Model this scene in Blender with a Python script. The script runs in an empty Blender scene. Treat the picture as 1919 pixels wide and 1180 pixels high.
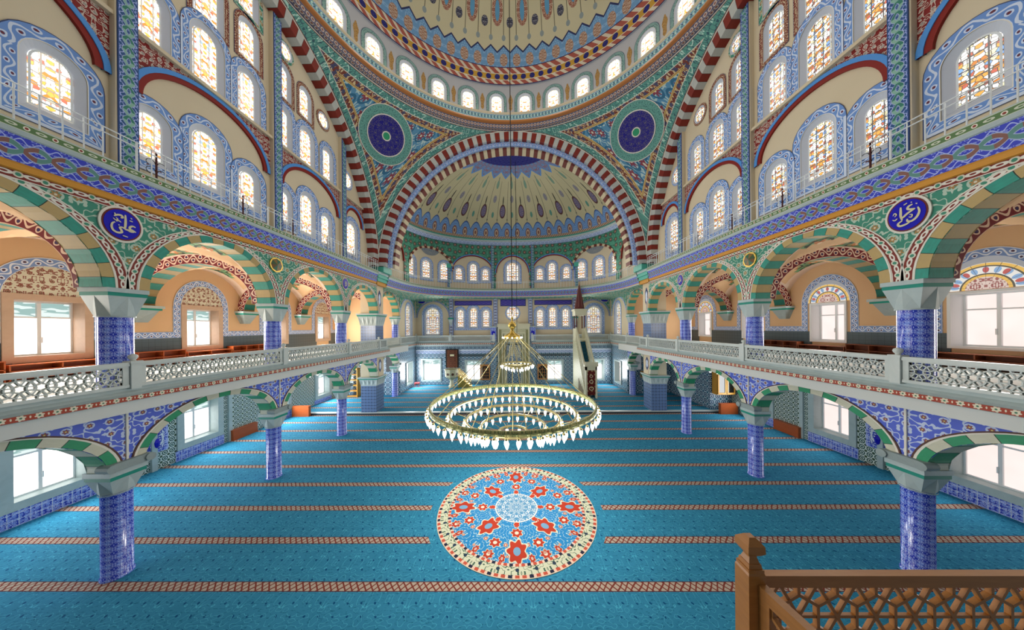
import bpy, math, random
import numpy as np
from mathutils import Vector, Matrix
PI = math.pi
random.seed(7)
SC = bpy.context.scene
COL = SC.collection

# ------------------------------------------------------------------ camera
F, PX, PY = 500.0, 958.4, 613.2
cd = bpy.data.cameras.new('camera'); cam = bpy.data.objects.new('camera', cd); COL.objects.link(cam)
cd.sensor_fit = 'HORIZONTAL'; cd.sensor_width = 36; cd.lens = 36 * F / 1919
cd.shift_x = (959.5 - PX) / 1919; cd.shift_y = (PY - 590) / 1919
cd.clip_start = .05; cd.clip_end = 300
yaw, rol = math.radians(.53), math.radians(-.51)
# camera axes in the world: right, up, forward
Rz = Matrix.Rotation(yaw, 3, 'Z')
r0 = Rz @ Vector((1, 0, 0)); f0 = Rz @ Vector((0, 1, 0)); u0 = Vector((0, 0, 1))
rt = math.cos(rol) * r0 + math.sin(rol) * u0
up = -math.sin(rol) * r0 + math.cos(rol) * u0
cam.matrix_world = Matrix(((rt.x, up.x, -f0.x, .09), (rt.y, up.y, -f0.y, 0), (rt.z, up.z, -f0.z, 6.0), (0, 0, 0, 1)))
SC.camera = cam

# ------------------------------------------------------------------ view, world, daylight
vs = SC.view_settings
vs.view_transform = 'Standard'; vs.look = 'None'; vs.gamma = 1; vs.use_curve_mapping = False
vs.exposure = 0.0
cy = SC.cycles
cy.max_bounces = 7; cy.diffuse_bounces = 5; cy.glossy_bounces = 2; cy.transmission_bounces = 2
cy.sample_clamp_indirect = 3; cy.sample_clamp_direct = 12
cy.caustics_reflective = False; cy.caustics_refractive = False
cy.use_denoising = True
w = bpy.data.worlds.new('daylight'); SC.world = w; w.use_nodes = True
wb = w.node_tree.nodes['Background']; wb.inputs[0].default_value = (.86, .93, 1, 1); wb.inputs[1].default_value = .16

def lamp(name, typ, loc, energy, color=(1, 1, 1), size=.3, size_y=None, aim=None, spread=None):
    d = bpy.data.lights.new(name, typ); d.energy = energy; d.color = color
    if typ == 'AREA':
        d.shape = 'RECTANGLE' if size_y else 'SQUARE'; d.size = size
        if size_y: d.size_y = size_y
        if spread: d.spread = spread
    elif typ != 'SUN': d.shadow_soft_size = size
    o = bpy.data.objects.new(name, d); COL.objects.link(o); o.location = loc
    if aim is not None:
        o.rotation_euler = Vector(aim).to_track_quat('-Z', 'Y').to_euler()
    return o
# the glow of the great ring chandelier, shed by its lamps
for k in range(6):
    a = k * PI / 3 + .3
    lamp('chandelier_glow', 'POINT', (.05 + 1.9 * math.cos(a), 9.2 + 1.9 * math.sin(a), 2.75), 105, (1, .97, .9), .25)
lamp('chandelier_glow', 'POINT', (.3, 22, 2.7), 90, (1, .98, .94), .3)
# daylight entering through the gallery and aisle windows (one lamp in each window opening, facing in)
for sg, e, c in ((-1, 1.5, (1, .93, .84)), (1, .5, (1, .96, .9))):
    for yc in (4.45, 8.75, 13.1, 17.2, 21.4):
        lamp('window_daylight', 'AREA', (sg * 15.2, yc, 6.1), 160 * e, c, 1.3, 1.7, (-sg, 0, 0))
        lamp('window_daylight', 'AREA', (sg * 15.2, yc, 1.7), (120 if yc < 16 else 230) * e * .75, (.95, .98, 1), 1.3, 1.7, (-sg, 0, 0))
    lamp('window_daylight', 'AREA', (sg * 10.1, 26, 1.7), 130 * e, (.95, .98, 1), 1.2, 1.8, (-sg, 0, 0))
for x in (-8.55, -4.15, 4.3, 8.7):
    lamp('window_daylight', 'AREA', (x, 27.5, 1.6), 75, (.95, .98, 1), 1.5, 1.9, (0, -1, 0))
for x in (-7.4, -4, 0, 4, 7.4):
    lamp('stained_window_daylight', 'AREA', (x, 26.4 if abs(x) < 5 else 24.6, 11.6), 75, (1, .96, .88), 1.4, 1.3, (-x * .08, -1, .05))
    lamp('stained_window_daylight', 'AREA', (x, 27.3, 7.2), 45, (1, .96, .88), 1.0, 1.3, (0, -1, -.1))
# daylight through the ring of windows under the dome and the stained glass of the side walls
for k in range(10):
    a = 2 * PI * (k + .5) / 10
    lamp('dome_window_daylight', 'AREA', (8.9 * math.sin(a), 9.2 - 8.9 * math.cos(a), 21.4), 100, (1, .98, .94), 1.6, 1.2,
         (-math.sin(a), math.cos(a), -.35))
for sg, e in ((-1, 1.0), (1, .8)):
    for yc, z in ((8.6, 11.6), (12.8, 11.6), (8.6, 14.8), (12.8, 14.8), (4.6, 11.6), (4.6, 14.8)):
        lamp('stained_window_daylight', 'AREA', (sg * 9.6, yc, z), 45 * e, (1, .96, .9), 1.6, 1.3, (-sg, 0, -.1))

# ------------------------------------------------------------------ node toolkit
NT = None
def lin(c):
    c = c if isinstance(c, (tuple, list)) else (int(c[0:2], 16), int(c[2:4], 16), int(c[4:6], 16))
    return tuple((x / 255 / 12.92 if x / 255 <= .04045 else ((x / 255 + .055) / 1.055) ** 2.4) for x in c[:3]) + (1,)
class S:
    def __init__(s, k): s.k = k
    def __add__(a, b): return mt('ADD', a, b)
    __radd__ = __add__
    def __sub__(a, b): return mt('SUBTRACT', a, b)
    def __rsub__(a, b): return mt('SUBTRACT', b, a)
    def __mul__(a, b): return mt('MULTIPLY', a, b)
    __rmul__ = __mul__
    def __truediv__(a, b): return mt('DIVIDE', a, b)
    def __lt__(a, b): return mt('LESS_THAN', a, b)
    def __gt__(a, b): return mt('GREATER_THAN', a, b)
def put(sock, v):
    if isinstance(v, S): NT.links.new(v.k, sock)
    elif isinstance(v, (tuple, list)): sock.default_value = tuple(v)[:len(sock.default_value)]
    else:
        try: sock.default_value = v
        except TypeError: sock.default_value = (v,) * len(sock.default_value)
def mt(op, *a):
    n = NT.nodes.new('ShaderNodeMath'); n.operation = op
    for i, v in enumerate(a): put(n.inputs[i], v)
    return S(n.outputs[0])
def frac(a): return mt('FRACT', a)
def ab(a): return mt('ABSOLUTE', a)
def mn(a, b): return mt('MINIMUM', a, b)
def mx(a, b): return mt('MAXIMUM', a, b)
def sn(a): return mt('SINE', a)
def sq(a): return mt('SQRT', a)
def fl(a): return mt('FLOOR', a)
def pp(a, b=1.0): return mt('PINGPONG', a, b)
def ln(a, b): return sq(a * a + b * b)
def tri(a): return ab(frac(a) - .5) * 2            # 1 at the ends, 0 in the middle
def xyz(a, b=0.0, c=0.0):
    n = NT.nodes.new('ShaderNodeCombineXYZ'); put(n.inputs[0], a); put(n.inputs[1], b); put(n.inputs[2], c); return S(n.outputs[0])
def mixc(f, a, b):
    n = NT.nodes.new('ShaderNodeMix'); n.data_type = 'RGBA'
    put(n.inputs[0], f); put(n.inputs[6], a); put(n.inputs[7], b); return S(n.outputs[2])
def noise(vec, sc=1.0, det=2.0, rough=.5, dist=0.0, color=False):
    n = NT.nodes.new('ShaderNodeTexNoise'); n.noise_dimensions = '3D'
    put(n.inputs['Vector'], vec); n.inputs['Scale'].default_value = sc; n.inputs['Detail'].default_value = det
    n.inputs['Roughness'].default_value = rough; n.inputs['Distortion'].default_value = dist
    return S(n.outputs['Color' if color else 'Fac'])
def voro(vec, sc, rnd=1.0, feat='F1'):
    n = NT.nodes.new('ShaderNodeTexVoronoi'); n.voronoi_dimensions = '2D'; n.feature = feat
    put(n.inputs['Vector'], vec); n.inputs['Scale'].default_value = sc; n.inputs['Randomness'].default_value = rnd
    return n
def sep(v):
    n = NT.nodes.new('ShaderNodeSeparateXYZ'); put(n.inputs[0], v); return S(n.outputs[0]), S(n.outputs[1]), S(n.outputs[2])
def uvn():
    n = NT.nodes.new('ShaderNodeUVMap'); n.uv_map = 'UVMap'
    s = sep(S(n.outputs[0])); return s[0], s[1]
def objc():
    n = NT.nodes.new('ShaderNodeTexCoord'); return S(n.outputs['Object'])
MATS = {}
def mat(name, fn, rough=.55, spec=.35, metal=0.0, emis=0.0, bump=None):
    global NT
    m = bpy.data.materials.new(name); m.use_nodes = True; NT = m.node_tree
    b = NT.nodes['Principled BSDF']
    b.inputs['Roughness'].default_value = rough; b.inputs['Specular IOR Level'].default_value = spec; b.inputs['Metallic'].default_value = metal
    c = fn(*uvn()) if callable(fn) else lin(fn)
    if emis:
        put(b.inputs['Emission Color'], c); b.inputs['Emission Strength'].default_value = emis
        put(b.inputs['Base Color'], (.05, .05, .05, 1))
    else: put(b.inputs['Base Color'], c)
    MATS[name] = m; return m

# ---- ornament
def vines(u, v, k, wd=.1, n=4.0, seed=0.0):
    a = noise(xyz(pp(u * k + seed, 1.0), pp(v * k, 1.0), seed), 1.6, 1.0)
    return ab(frac(a * n) - .5) < wd
def flower(u, v, k, r, pet=6.0, rnd=.35):
    vo = voro(xyz(u, v), k, rnd)
    px_, py_, _ = sep(S(vo.outputs['Position'])); dx, dy = u - px_, v - py_
    d = ln(dx, dy) * k
    a = mt('ARCTAN2', dy, dx)
    rr = r * (1.0 + .3 * sn(a * pet))
    return d < rr, d < r * .35, d
def scroll(bg, line, f1=None, f2=None, k=2.0, wd=.11, n=4.0, fk=None, fr=.3, ring=True):
    def fn(u, v):
        c = mixc(vines(u, v, k, wd, n), lin(bg), lin(line))
        if f1:
            a, b, d = flower(u, v, fk or k * 2, fr)
            if ring: c = mixc((ab(d - fr * 1.45) < .05), c, lin(line))
            c = mixc(a, c, lin(f1)); c = mixc(b, c, lin(f2 or line))
        return c
    return fn
def chain(bg, a, b, per=.3, h=.2, edge='e6e2d6'):
    # a running chain of rosettes and leaves in a border; v runs 0..h across
    def fn(u, v):
        x = frac(u / per) - .5; y = v / h - .5
        d = ln(x * (per / h), y)
        x2 = frac(u / per + .5) - .5
        d2 = ln(x2 * (per / h) * .55, y * 1.3)
        c = mixc(ab(d2 - .2) < .08, lin(bg), lin(edge))
        c = mixc(d < .3, c, lin(a)); c = mixc(d < .17, c, lin(b))
        return mixc(ab(y) > .42, c, lin(edge))
    return fn
def wave(bg, a, b, per=.8, h=.5, edge=None):
    def fn(u, v):
        y = (v / h - .5) * 2; ph = u / per * 2 * PI
        l1 = ab(y - sn(ph) * .4); l2 = ab(y + sn(ph) * .4)
        c = mixc(vines(u, v, 6.0, .09, 4.0), lin(bg), lin('8f9fe0')); c = mixc(ab(ab(y - sn(ph * 3.0) * .18) - .66) < .05, c, lin('aab8ea'))
        c = mixc(mn(l1, l2) < .25, c, lin('a3b2d4'))
        alt = mixc(frac(u / per * 2) < .5, lin(a), lin(b))
        c = mixc(mn(l1, l2) < .18, c, alt)
        if edge: c = mixc(ab(y) > .9, c, lin(edge))
        return c
    return fn
def tulip(bg, line, leaf, per=.42, h=.25, edge=None):
    # a running S-scroll with dark tulips between its bends; v runs 0..h across
    def fn(u, v):
        y = (v / h - .5) * 2; ph = u / per * 2 * PI; s_ = sn(ph)
        l1 = ab(y - s_ * .6); l2 = ab(ln((frac(u / per * 2) - .5) * per / h, (y + s_ * .35)) - .32)
        c = mixc(l1 < .17, lin(bg), lin(line)); c = mixc(l2 < .09, c, lin(line))
        x2 = frac(u / per * 2 + .0) - .5
        d = ln(x2 * per / h * 1.1, (y + s_ * .35))
        c = mixc(d < .2, c, lin(leaf))
        c = mixc(ab(y) > .93, c, lin(edge or line)); return c
    return fn
def stripes(a, b, L, vein=True, lc=None):
    def fn(u, v):
        f = frac(u / L) < .5
        ca, cb = lin(a), lin(b)
        if vein:
            nz = noise(xyz(u * 3, v * 9), 2.0, 4.0)
            ca = mixc(nz * .5, ca, lin(lc or '3c3a34')); cb = mixc(nz * .35, cb, lin('8a8473'))
        c = mixc(f, ca, cb)
        return mixc(ab(frac(u / L * 2 + .5) - .5) < .02, c, lin('2a3530'))
    return fn
def tiles(sz, fnb, grout='d8dde2', gw=.03):
    def fn(u, v):
        c = fnb(u, v)
        g = mn(.5 - ab(frac(u / sz) - .5), .5 - ab(frac(v / sz) - .5))
        return mixc(g < gw, c, lin(grout))
    return fn
def marble(a, b, k=2.0):
    def fn(u, v): return mixc(noise(objc(), k, 5.0, .6, 1.2), lin(a), lin(b))
    return fn
def wood(a, b, k=1.0):
    def fn(u, v):
        n = noise(xyz(u * 2.5 * k, v * 22 * k), 1.0, 3.0, .6, .6)
        return mixc(n, lin(a), lin(b))
    return fn
def star_tile(bg, ink, ink2, k):
    def fn(u, v):
        x = frac(u * k) - .5; y = frac(v * k) - .5
        x2 = frac(u * k + .5) - .5; y2 = frac(v * k + .5) - .5
        d = ln(x, y); e = ln(x2, y2)
        m = (ab(d - .33) < .07); q = (e < .2); q2 = (d < .14)
        c = mixc(m, lin(bg), lin(ink)); c = mixc(q, c, lin(ink2)); return mixc(q2, c, lin(ink))
    return fn

plaster = mat('cream_plaster', lambda u, v: mixc(noise(objc(), .6, 3.0), lin('ddceb2'), lin('d0c0a2')), .8)
peach = mat('peach_plaster', lambda u, v: mixc(noise(objc(), .5, 3.0), lin('d9b48c'), lin('cfa87e')), .8)
white_pl = mat('white_plaster', 'd4d6d2', .8)
reveal_m = mat('pale_reveal', 'c6cbd6', .8)
stone = mat('pale_stone', marble('bcc8c6', 'a3b2b2', 3), .45)
stone_w = mat('white_marble', marble('d6dbd6', 'b2bbb8', 2), .35)
grey_st = mat('grey_stone', marble('9aa7a6', '848f8e', 3), .5)
teal_p = mat('teal_paint', '128a78', .5)
line_b = mat('brown_line', '5a3a30', .6)
line_w = mat('ivory_line', 'e2ddd0', .6)
navy = mat('navy_enamel', '1412b4', .3)
navy_dk = mat('dark_navy_script', scroll('120a80', '6a6468', k=2.2, wd=.1, n=6), .4)
gold = mat('gold_brass', 'd8b45a', .3, .6, .85)
brass = mat('polished_brass', 'a89a66', .3, .6, .7)
orange_m = mat('ochre_moulding', 'd08f2c', .5)
blue_band = mat('cobalt_cornice_band', wave('2f3cc0', '5a8c84', '84584e', .62, .48, None), .45)
dent_green = mat('green_leaf_border', chain('5c7c4c', 'e8e2d0', '8c3a2c', .32, .13, 'cfd2bd'), .6)
def rosettes(bg, a, b, per, h):
    def fn(u, v):
        x = (frac(u / per) - .5) * per; y = v - h / 2; d = ln(x, y); c = mixc(d < h * .42 * (1.0 + .18 * sn(mt('ARCTAN2', y, x) * 6)), lin(bg), lin(a)); c = mixc(d < h * .14, c, lin(b))
        x2 = (frac(u / per + .5) - .5) * per; return mixc(ln(x2 * 2.2, y) < h * .2, c, lin(a))
    return fn
dent_red = mat('red_leaf_border', rosettes('a5402a', 'e4dac2', '3c7a5c', .2, .12), .6)
scr_green = mat('green_spandrel_scroll', scroll('3f8a74', 'b4c8b6', 'a8804a', 'd8d0b8', 2.6, .12, 5, 2.6, .16), .6)
bord_red = mat('dark_red_chain_border', chain('7c2c22', 'd9d6c4', '3f8a70', .3, .2), .6)
bord_red2 = mat('plum_scroll_border', tulip('741e2c', 'e6cdb8', '32285c', .5, .4), .6)
scr_blue = mat('blue_spandrel_scroll', scroll('5266cf', 'c2cfe8', '8c4a3a', 'd8c878', 2.6, .13, 5, 3.4, .14), .5)
scr_red = mat('crimson_scroll', scroll('841c1a', 'cdbcae', '8c8f8c', 'cdbcae', 3.4, .13, 6, 6, .14), .6)
scr_lblue = mat('light_blue_scroll', tulip('6c94d4', 'd3def2', '6a2630', .44, .25), .55)
spiky = mat('red_leaf_edging', scroll('d8c6a2', '7c2c22', '7c2c22', '5a2018', 6, .25, 6, 12, .38, False), .7)
vault_g = mat('green_vault_scroll', scroll('6f9a6c', '2e3a2c', 'c07a4a', 'e4c9a8', 1.2, .1, 4, 1.4, .28), .7)
tymp = mat('painted_lunette', scroll('cfccb8', '84443a', '8a5a44', '3a4a38', 4.2, .1, 4, 5, .14), .6)
def fan_fn(u, v):
    r = ln(u, v - .1); a = mt('ARCTAN2', v - .1, u)
    k = frac(a / PI * 9); c = lin('f4efe6')
    c = mixc(ln((k - .5) * .34, r - .62) < .1, c, lin('8fb4dc')); c = mixc(ln((frac(a / PI * 5) - .5) * .6, r - .62) < .09, c, lin('c8605c'))
    c = mixc(r < .42, c, mixc(vines(u, v, 5.0, .2, 4), lin('e8d0c4'), lin('a0605c')))
    c = mixc(mn(ab(r - .8), ab(r - .44)) < .04, c, lin('f0c060'))
    c = mixc(mn(ab(k - .5), mn(ab(r - .74), ab(r - .49))) < .02, c, lin('5a564c'))
    return mixc(r > .85, c, lin('9a9a9c'))
fan_glass = mat('fanlight_stained_glass', fan_fn, .3, emis=.85)
up_str = mat('teal_tan_voussoirs', stripes('35a592', 'c2a468', .62), .6)
lo_str = mat('green_ivory_voussoirs', stripes('2f9a6c', 'd3d2bc', .66, True, '1c6a48'), .5)
gr_str = mat('red_grey_voussoirs', stripes('8c2a1c', 'c6c8c4', .62, True, '5a1a14'), .55)
gr_str2 = mat('small_red_voussoirs', stripes('7a281c', 'd8c6a2', .56), .6)
red_p = mat('red_arch_band', '84190f', .6)
sky_p = mat('sky_blue_arch_band', '4f92d8', .6)
pil_green = mat('teal_meander_pilaster', wave('1c4f86', '2f7a68', '86b4a4', .5, .36, '1d4480'), .5)
blue_tl = mat('cobalt_wall_tile', tiles(.2, scroll('2c3fb4', 'aab8ea', '6f8fe0', None, 5, .12, 4, 10, .25)), .3)
col_tile = mat('column_tile', tiles(.19, lambda u, v: mixc(vines(u, v, 10.5, .13, 3), mixc(flower(u, v, 5.26, .22, 4, 0.0)[0], lin('2338b8'), lin('7fa0ee')), lin('a6b8f2')), '6f86dc', .035), .12, .7)
pil_tile = mat('pillar_tile', tiles(.21, lambda u, v: mixc(vines(u, v, 9.5, .1, 3), lin('58719f'), lin('8fa3c4')), '232b45', .05), .2, .6)
wall_tile = mat('hexagon_wall_tile', star_tile('a4bac6', '1c3a5c', '2f5f78', 2.4), .25, .5)
wall_tile2 = mat('green_star_wall_tile', star_tile('c6d2cc', '1f463c', '44583f', 4.0), .25, .5)
dark_tile = mat('slate_dado_tile', tiles(.2, lambda u, v: lin('4c5a60'), '3a464c', .03), .25, .5)
blue_dado = mat('pale_blue_border', tulip('7894c8', 'dfe6f2', '4a2434', .4, .27), .5)
wood_o = mat('orange_wood', wood('b85a28', '94441c'), .4)
wood_l = mat('honey_wood', wood('c98a4a', 'a86a34', 1.5), .38, .5)
wood_y = mat('yellow_wood', wood('d09a3c', 'b47a28'), .4)
wood_d = mat('dark_brown_wood', wood('5c3420', '3a2014'), .5)
dark_g = mat('dark_glass', '15120f', .1, .6)
iron = mat('dark_red_iron', '4a1a18', .5)
white_mt = mat('white_metal', 'dfe3e4', .4, .5)
black_mt = mat('black_metal', '15140f', .5)
pvc = mat('white_window_frame', 'e2e6e8', .35)
marb_fr = mat('rosy_marble_frame', marble('c9ab94', 'b39880', 3), .4)
marb_fb = mat('pale_marble_frame', marble('b9c8c8', '9aabab', 2), .4)
velvet = mat('dark_red_velvet', scroll('5c1410', '5c1410', 'b89a6a', '5c1410', 1, .02, 2, 3, .2), .8)
ivory = mat('ivory_carved_stone', scroll('c9c6a6', '9c9a72', None, None, 4, .1, 5), .5)
ivory_p = mat('ivory_stone', 'd3cfb2', .5)
spire_m = mat('maroon_spire', '5a2420', .5)
blue_door = mat('blue_painted_panel', '3d86b4', .4)

def carpet_fn(u, v):
    c = mixc(noise(objc(), 1.1, 4.0, .6), lin('26718f'), lin('3a89aa'))
    c = mixc(noise(xyz(u * 1.0, v * 3.0), 9.0, 3.0, .7) > .6, c, lin('1f6482'))
    # small dark sprigs in rows
    x = frac(u / .3 + fl(v / .27) * .5) - .5; y = frac(v / .27) - .5
    c = mixc(ln(x * 1.1, y + x * .6) < .1, c, lin('0f4a74'))
    c = mixc(vines(u, v, 2.2, .04, 6), c, lin('4aa0bc'))
    t = ab(frac((v - 6.18) / 1.353 + .5) - .5) * 1.353
    tv = (v - 6.18) / 1.353; tv = (frac(tv + .5) - .5) * 1.353
    pat = mx(ab(frac(u / .16 + tv * 5.5) - .5) < .13, (ab(frac(u / .16 - tv * 5.5 + sn(u * 12) * .12) - .5) < .13))
    s = mixc(pat, lin('b0a090'), lin('7a3a30'))
    s = mixc(t > .105, s, lin('54303a'))
    far = mx(ln(u - .12, v - 8.9) > 2.83, ab(v - 8.9) > 2.55)
    return mixc((t < .125) * far, c, s)
carpet = mat('blue_prayer_carpet', carpet_fn, .95, .1)

def rug_fn(u, v):
    r = ln(u, v); a = mt('ARCTAN2', v, u)
    R = 2.56
    q = r / R
    c = lin('2a7cb2')
    # eightfold palmettes and flowers
    def petal(c, rad, n, sz, col, col2, ph=0.0, el=1.0):
        t = (frac(a / (2 * PI) * n + ph) - .5) * (2 * PI / n)
        dx = (q - rad) * el; dy = t * q
        d = ln(dx, dy)
        wob = 1.0 + .16 * sn(mt('ARCTAN2', dy, dx) * 7)
        c = mixc(d < sz * 1.3 * wob, c, lin('c4c6ae')); c = mixc(d < sz * 1.12 * wob, c, lin(col)); return mixc(d < sz * .45, c, lin(col2))
    vn = vines(pp(a / (2 * PI) * 8, .5) * 3.0, q * 4.0, 1.7, .06, 5)
    c = mixc(vn, c, lin('b4ccc4'))
    c = petal(c, .62, 8, .05, 'a83826', 'd0c8b0', 0.0)
    c = petal(c, .62, 16, .02, 'b0604c', 'd0c8b0', 0.0)
    c = petal(c, .78, 8, .045, 'a83826', 'd0c8b0', 0.0)
    c = petal(c, .79, 16, .026, 'a83826', 'c8a490', 0.0, .6)
    c = petal(c, .76, 24, .014, 'b0604c', 'd0c8b0', 0.0)
    c = petal(c, .44, 4, .052, 'a83826', 'd0c8b0', .5)
    c = petal(c, .47, 4, .085, 'a83826', '6a94b0', 0.0, .75)
    c = petal(c, .69, 4, .085, 'a83826', '6a94b0', .5, .7)
    c = petal(c, .31, 8, .028, 'b03c28', 'b03c28', .5, .7)
    cen = mixc(vines(pp(a / (2 * PI) * 6, .5) * 3.0, q * 9.0, 1.3, .17, 4), lin('4f86aa'), lin('c4cccc'))
    c = mixc(q < .27, c, cen); c = mixc(ab(q - .27) < .006, c, lin('e8e0c8'))
    t1 = frac(a / (2 * PI) * 30) - .5
    b = mixc(vines(a * 6.0, q * 8.0, 1.2, .1, 5), lin('c2c4aa'), lin('3a5a4c'))
    b = mixc(ln(t1 * .21, q - .905) < .02, b, lin('2a3a4c'))
    c = mixc(q > .84, c, b)
    e = mn(ab(q - .85), ab(q - .975))
    t2 = frac(a / (2 * PI) * 90) - .5
    dots = mixc(frac(a / (2 * PI) * 30 + .0) < .34, lin('b8503c'), lin('26283c'))
    bb = mixc(ab(t2) < .3, lin('d8b8a4'), dots)
    c = mixc(e < .016, c, bb)
    return mixc(q > .993, c, lin('d8c8b0'))
rug_m = mat('medallion_carpet', rug_fn, .95, .1)

def glass_fn(warm, white):
    def fn(u, v):
        vo = voro(xyz(pp(u + 5, .5) , v), 13.0, .75); col = S(vo.outputs['Color']); r, g, b = sep(col)
        c = mixc(r < warm, lin('fffdf8'), lin('e0a048')); c = mixc(r > .9, c, lin('c87828'))
        c = mixc(g < .14 * (1 - white), c, lin('7fa6dc')); c = mixc(b < .07 * (1 - white), c, lin('c0604a'))
        c = mixc((g > .84), c, lin('fff2b8'))
        lead = S(voro(xyz(pp(u + 5, .5), v), 13.0, .75, 'DISTANCE_TO_EDGE').outputs[0]) < (.05 if white > .5 else .075)
        grid = mn(.5 - ab(frac(v / .24) - .5), .5 - ab(frac(u / .23 + .5) - .5)) < .055
        c = mixc(lead, c, lin('7a6a58' if white > .5 else '57524c')); c = mixc(grid, c, lin('8a8074' if white > .5 else '4c4a48'))
        return c
    return fn
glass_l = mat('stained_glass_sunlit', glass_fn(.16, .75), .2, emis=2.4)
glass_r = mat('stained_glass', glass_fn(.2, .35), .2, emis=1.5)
glass_d = mat('stained_glass_drum', glass_fn(.07, .9), .2, emis=2.4)
glass_f = mat('filigree_glass', glass_fn(.2, .3), .2, emis=1.05)
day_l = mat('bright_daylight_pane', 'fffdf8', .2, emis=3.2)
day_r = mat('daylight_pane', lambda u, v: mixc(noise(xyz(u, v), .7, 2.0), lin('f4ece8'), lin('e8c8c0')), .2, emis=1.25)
day_t = mat('street_view_pane', lambda u, v: mixc(noise(xyz(u * 1, v * 4), 1.4, 2.0) > .5, lin('d8e6e4'), lin('8fb0ac')), .2, emis=1.2)
bulb_m = mat('glowing_lamp_glass', 'fffdf4', .2, emis=7)

# ------------------------------------------------------------------ mesh toolkit
class MB:
    def __init__(s, o=(0, 0, 0)): s.V = []; s.F = []; s.UV = []; s.MI = []; s.o = o
    def poly(s, pts, uvs=None, mi=0):
        b = len(s.V)
        pts = [tuple(p) for p in pts]
        s.V += pts; s.F.append(tuple(range(b, b + len(pts)))); s.MI.append(mi)
        if uvs is None:
            p0, p1, p2 = (np.array(p) for p in (pts[0], pts[1], pts[2]))
            n = np.abs(np.cross(p1 - p0, p2 - p0))
            if len(pts) > 3: n = n + np.abs(np.cross(p2 - p0, np.array(pts[3]) - p0))
            k = int(np.argmax(n))
            uvs = [((p[1], p[2]) if k == 0 else (p[0], p[2]) if k == 1 else (p[0], p[1])) for p in pts]
        s.UV += [tuple(q) for q in uvs]
    def grid(s, fn, us, vs_, uvf=None, mi=0, close=False):
        nu, nv = len(us), len(vs_); b = len(s.V)
        for v in vs_:
            for u in us: s.V.append(tuple(fn(u, v)))
        for j in range(nv - 1):
            for i in range(nu - 1):
                s.F.append((b + j * nu + i, b + j * nu + i + 1, b + (j + 1) * nu + i + 1, b + (j + 1) * nu + i))
                s.MI.append(mi)
                for (a, c) in ((i, j), (i + 1, j), (i + 1, j + 1), (i, j + 1)):
                    s.UV.append(uvf(us[a], vs_[c]) if uvf else (us[a], vs_[c]))
    def box(s, x0, x1, y0, y1, z0, z1, mi=0):
        P = [(x0, y0, z0), (x1, y0, z0), (x1, y1, z0), (x0, y1, z0), (x0, y0, z1), (x1, y0, z1), (x1, y1, z1), (x0, y1, z1)]
        for f in ((0, 3, 2, 1), (4, 5, 6, 7), (0, 1, 5, 4), (1, 2, 6, 5), (2, 3, 7, 6), (3, 0, 4, 7)): s.poly([P[i] for i in f], None, mi)
    def lathe(s, prof, c=(0, 0), n=24, mi=0, a0=0, a1=2 * PI, uvs=1.0):
        acc = [0]
        for i in range(1, len(prof)): acc.append(acc[-1] + math.hypot(prof[i][0] - prof[i - 1][0], prof[i][1] - prof[i - 1][1]))
        rm = max(p[0] for p in prof)
        A = [a0 + (a1 - a0) * i / n for i in range(n + 1)]
        s.grid(lambda a, j: (c[0] + prof[j][0] * math.cos(a), c[1] + prof[j][0] * math.sin(a), prof[j][1]), A, list(range(len(prof))),
               lambda a, j: (a * rm * uvs, acc[j] * uvs), mi)
    def tube(s, pts, r, n=6, mi=0, cap=True):
        pts = [Vector(p) for p in pts]; rings = []
        rr = r if isinstance(r, (list, tuple)) else [r] * len(pts)
        up_ = Vector((0, 0, 1)); b = len(s.V)
        for i, p in enumerate(pts):
            t = (pts[min(i + 1, len(pts) - 1)] - pts[max(i - 1, 0)]).normalized()
            a = t.cross(up_)
            if a.length < .05: a = t.cross(Vector((1, 0, 0)))
            a.normalize(); c = t.cross(a)
            for k in range(n):
                q = 2 * PI * k / n; s.V.append(tuple(p + (a * math.cos(q) + c * math.sin(q)) * rr[i]))
        for i in range(len(pts) - 1):
            for k in range(n):
                k2 = (k + 1) % n
                s.F.append((b + i * n + k, b + i * n + k2, b + (i + 1) * n + k2, b + (i + 1) * n + k)); s.MI.append(mi)
                s.UV += [(k / n, i), (k2 / n, i), (k2 / n, i + 1), (k / n, i + 1)]
        if cap:
            for e in (0, len(pts) - 1):
                s.F.append(tuple(b + e * n + k for k in range(n))); s.MI.append(mi); s.UV += [(0, 0)] * n
    def ext(s, outline, f0, f1, mi=0, mis=None):
        # prism between two mapped copies of a 2-D outline
        A = [f0(p) for p in outline]; B = [f1(p) for p in outline]
        s.poly(A, [tuple(p) for p in outline], mi); s.poly(B[::-1], [tuple(p) for p in outline[::-1]], mi)
        for i in range(len(A)):
            j = (i + 1) % len(A); s.poly([A[i], A[j], B[j], B[i]], None, mi if mis is None else mis)
    def mesh(s, name, mats):
        me = bpy.data.meshes.new(name)
        V = np.array(s.V, dtype=float) - np.array(s.o) if s.V else np.zeros((0, 3))
        me.from_pydata([tuple(v) for v in V], [], s.F)
        uv = me.uv_layers.new(name='UVMap')
        uv.data.foreach_set('uv', np.array(s.UV, dtype=np.float32).ravel())
        for m in (mats if isinstance(mats, (list, tuple)) else [mats]): me.materials.append(m)
        me.polygons.foreach_set('material_index', s.MI)
        return me
def ob(name, mb, mats, parent=None, smooth=False, label=None, cat=None, group=None, kind=None):
    me = mb.mesh(name, mats)
    if smooth: me.polygons.foreach_set('use_smooth', [True] * len(me.polygons))
    o = bpy.data.objects.new(name, me); COL.objects.link(o)
    if parent is not None:
        o.parent = parent
    elif mb.o != (0, 0, 0): o.location = mb.o
    tag(o, label, cat, group, kind); return o
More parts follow.
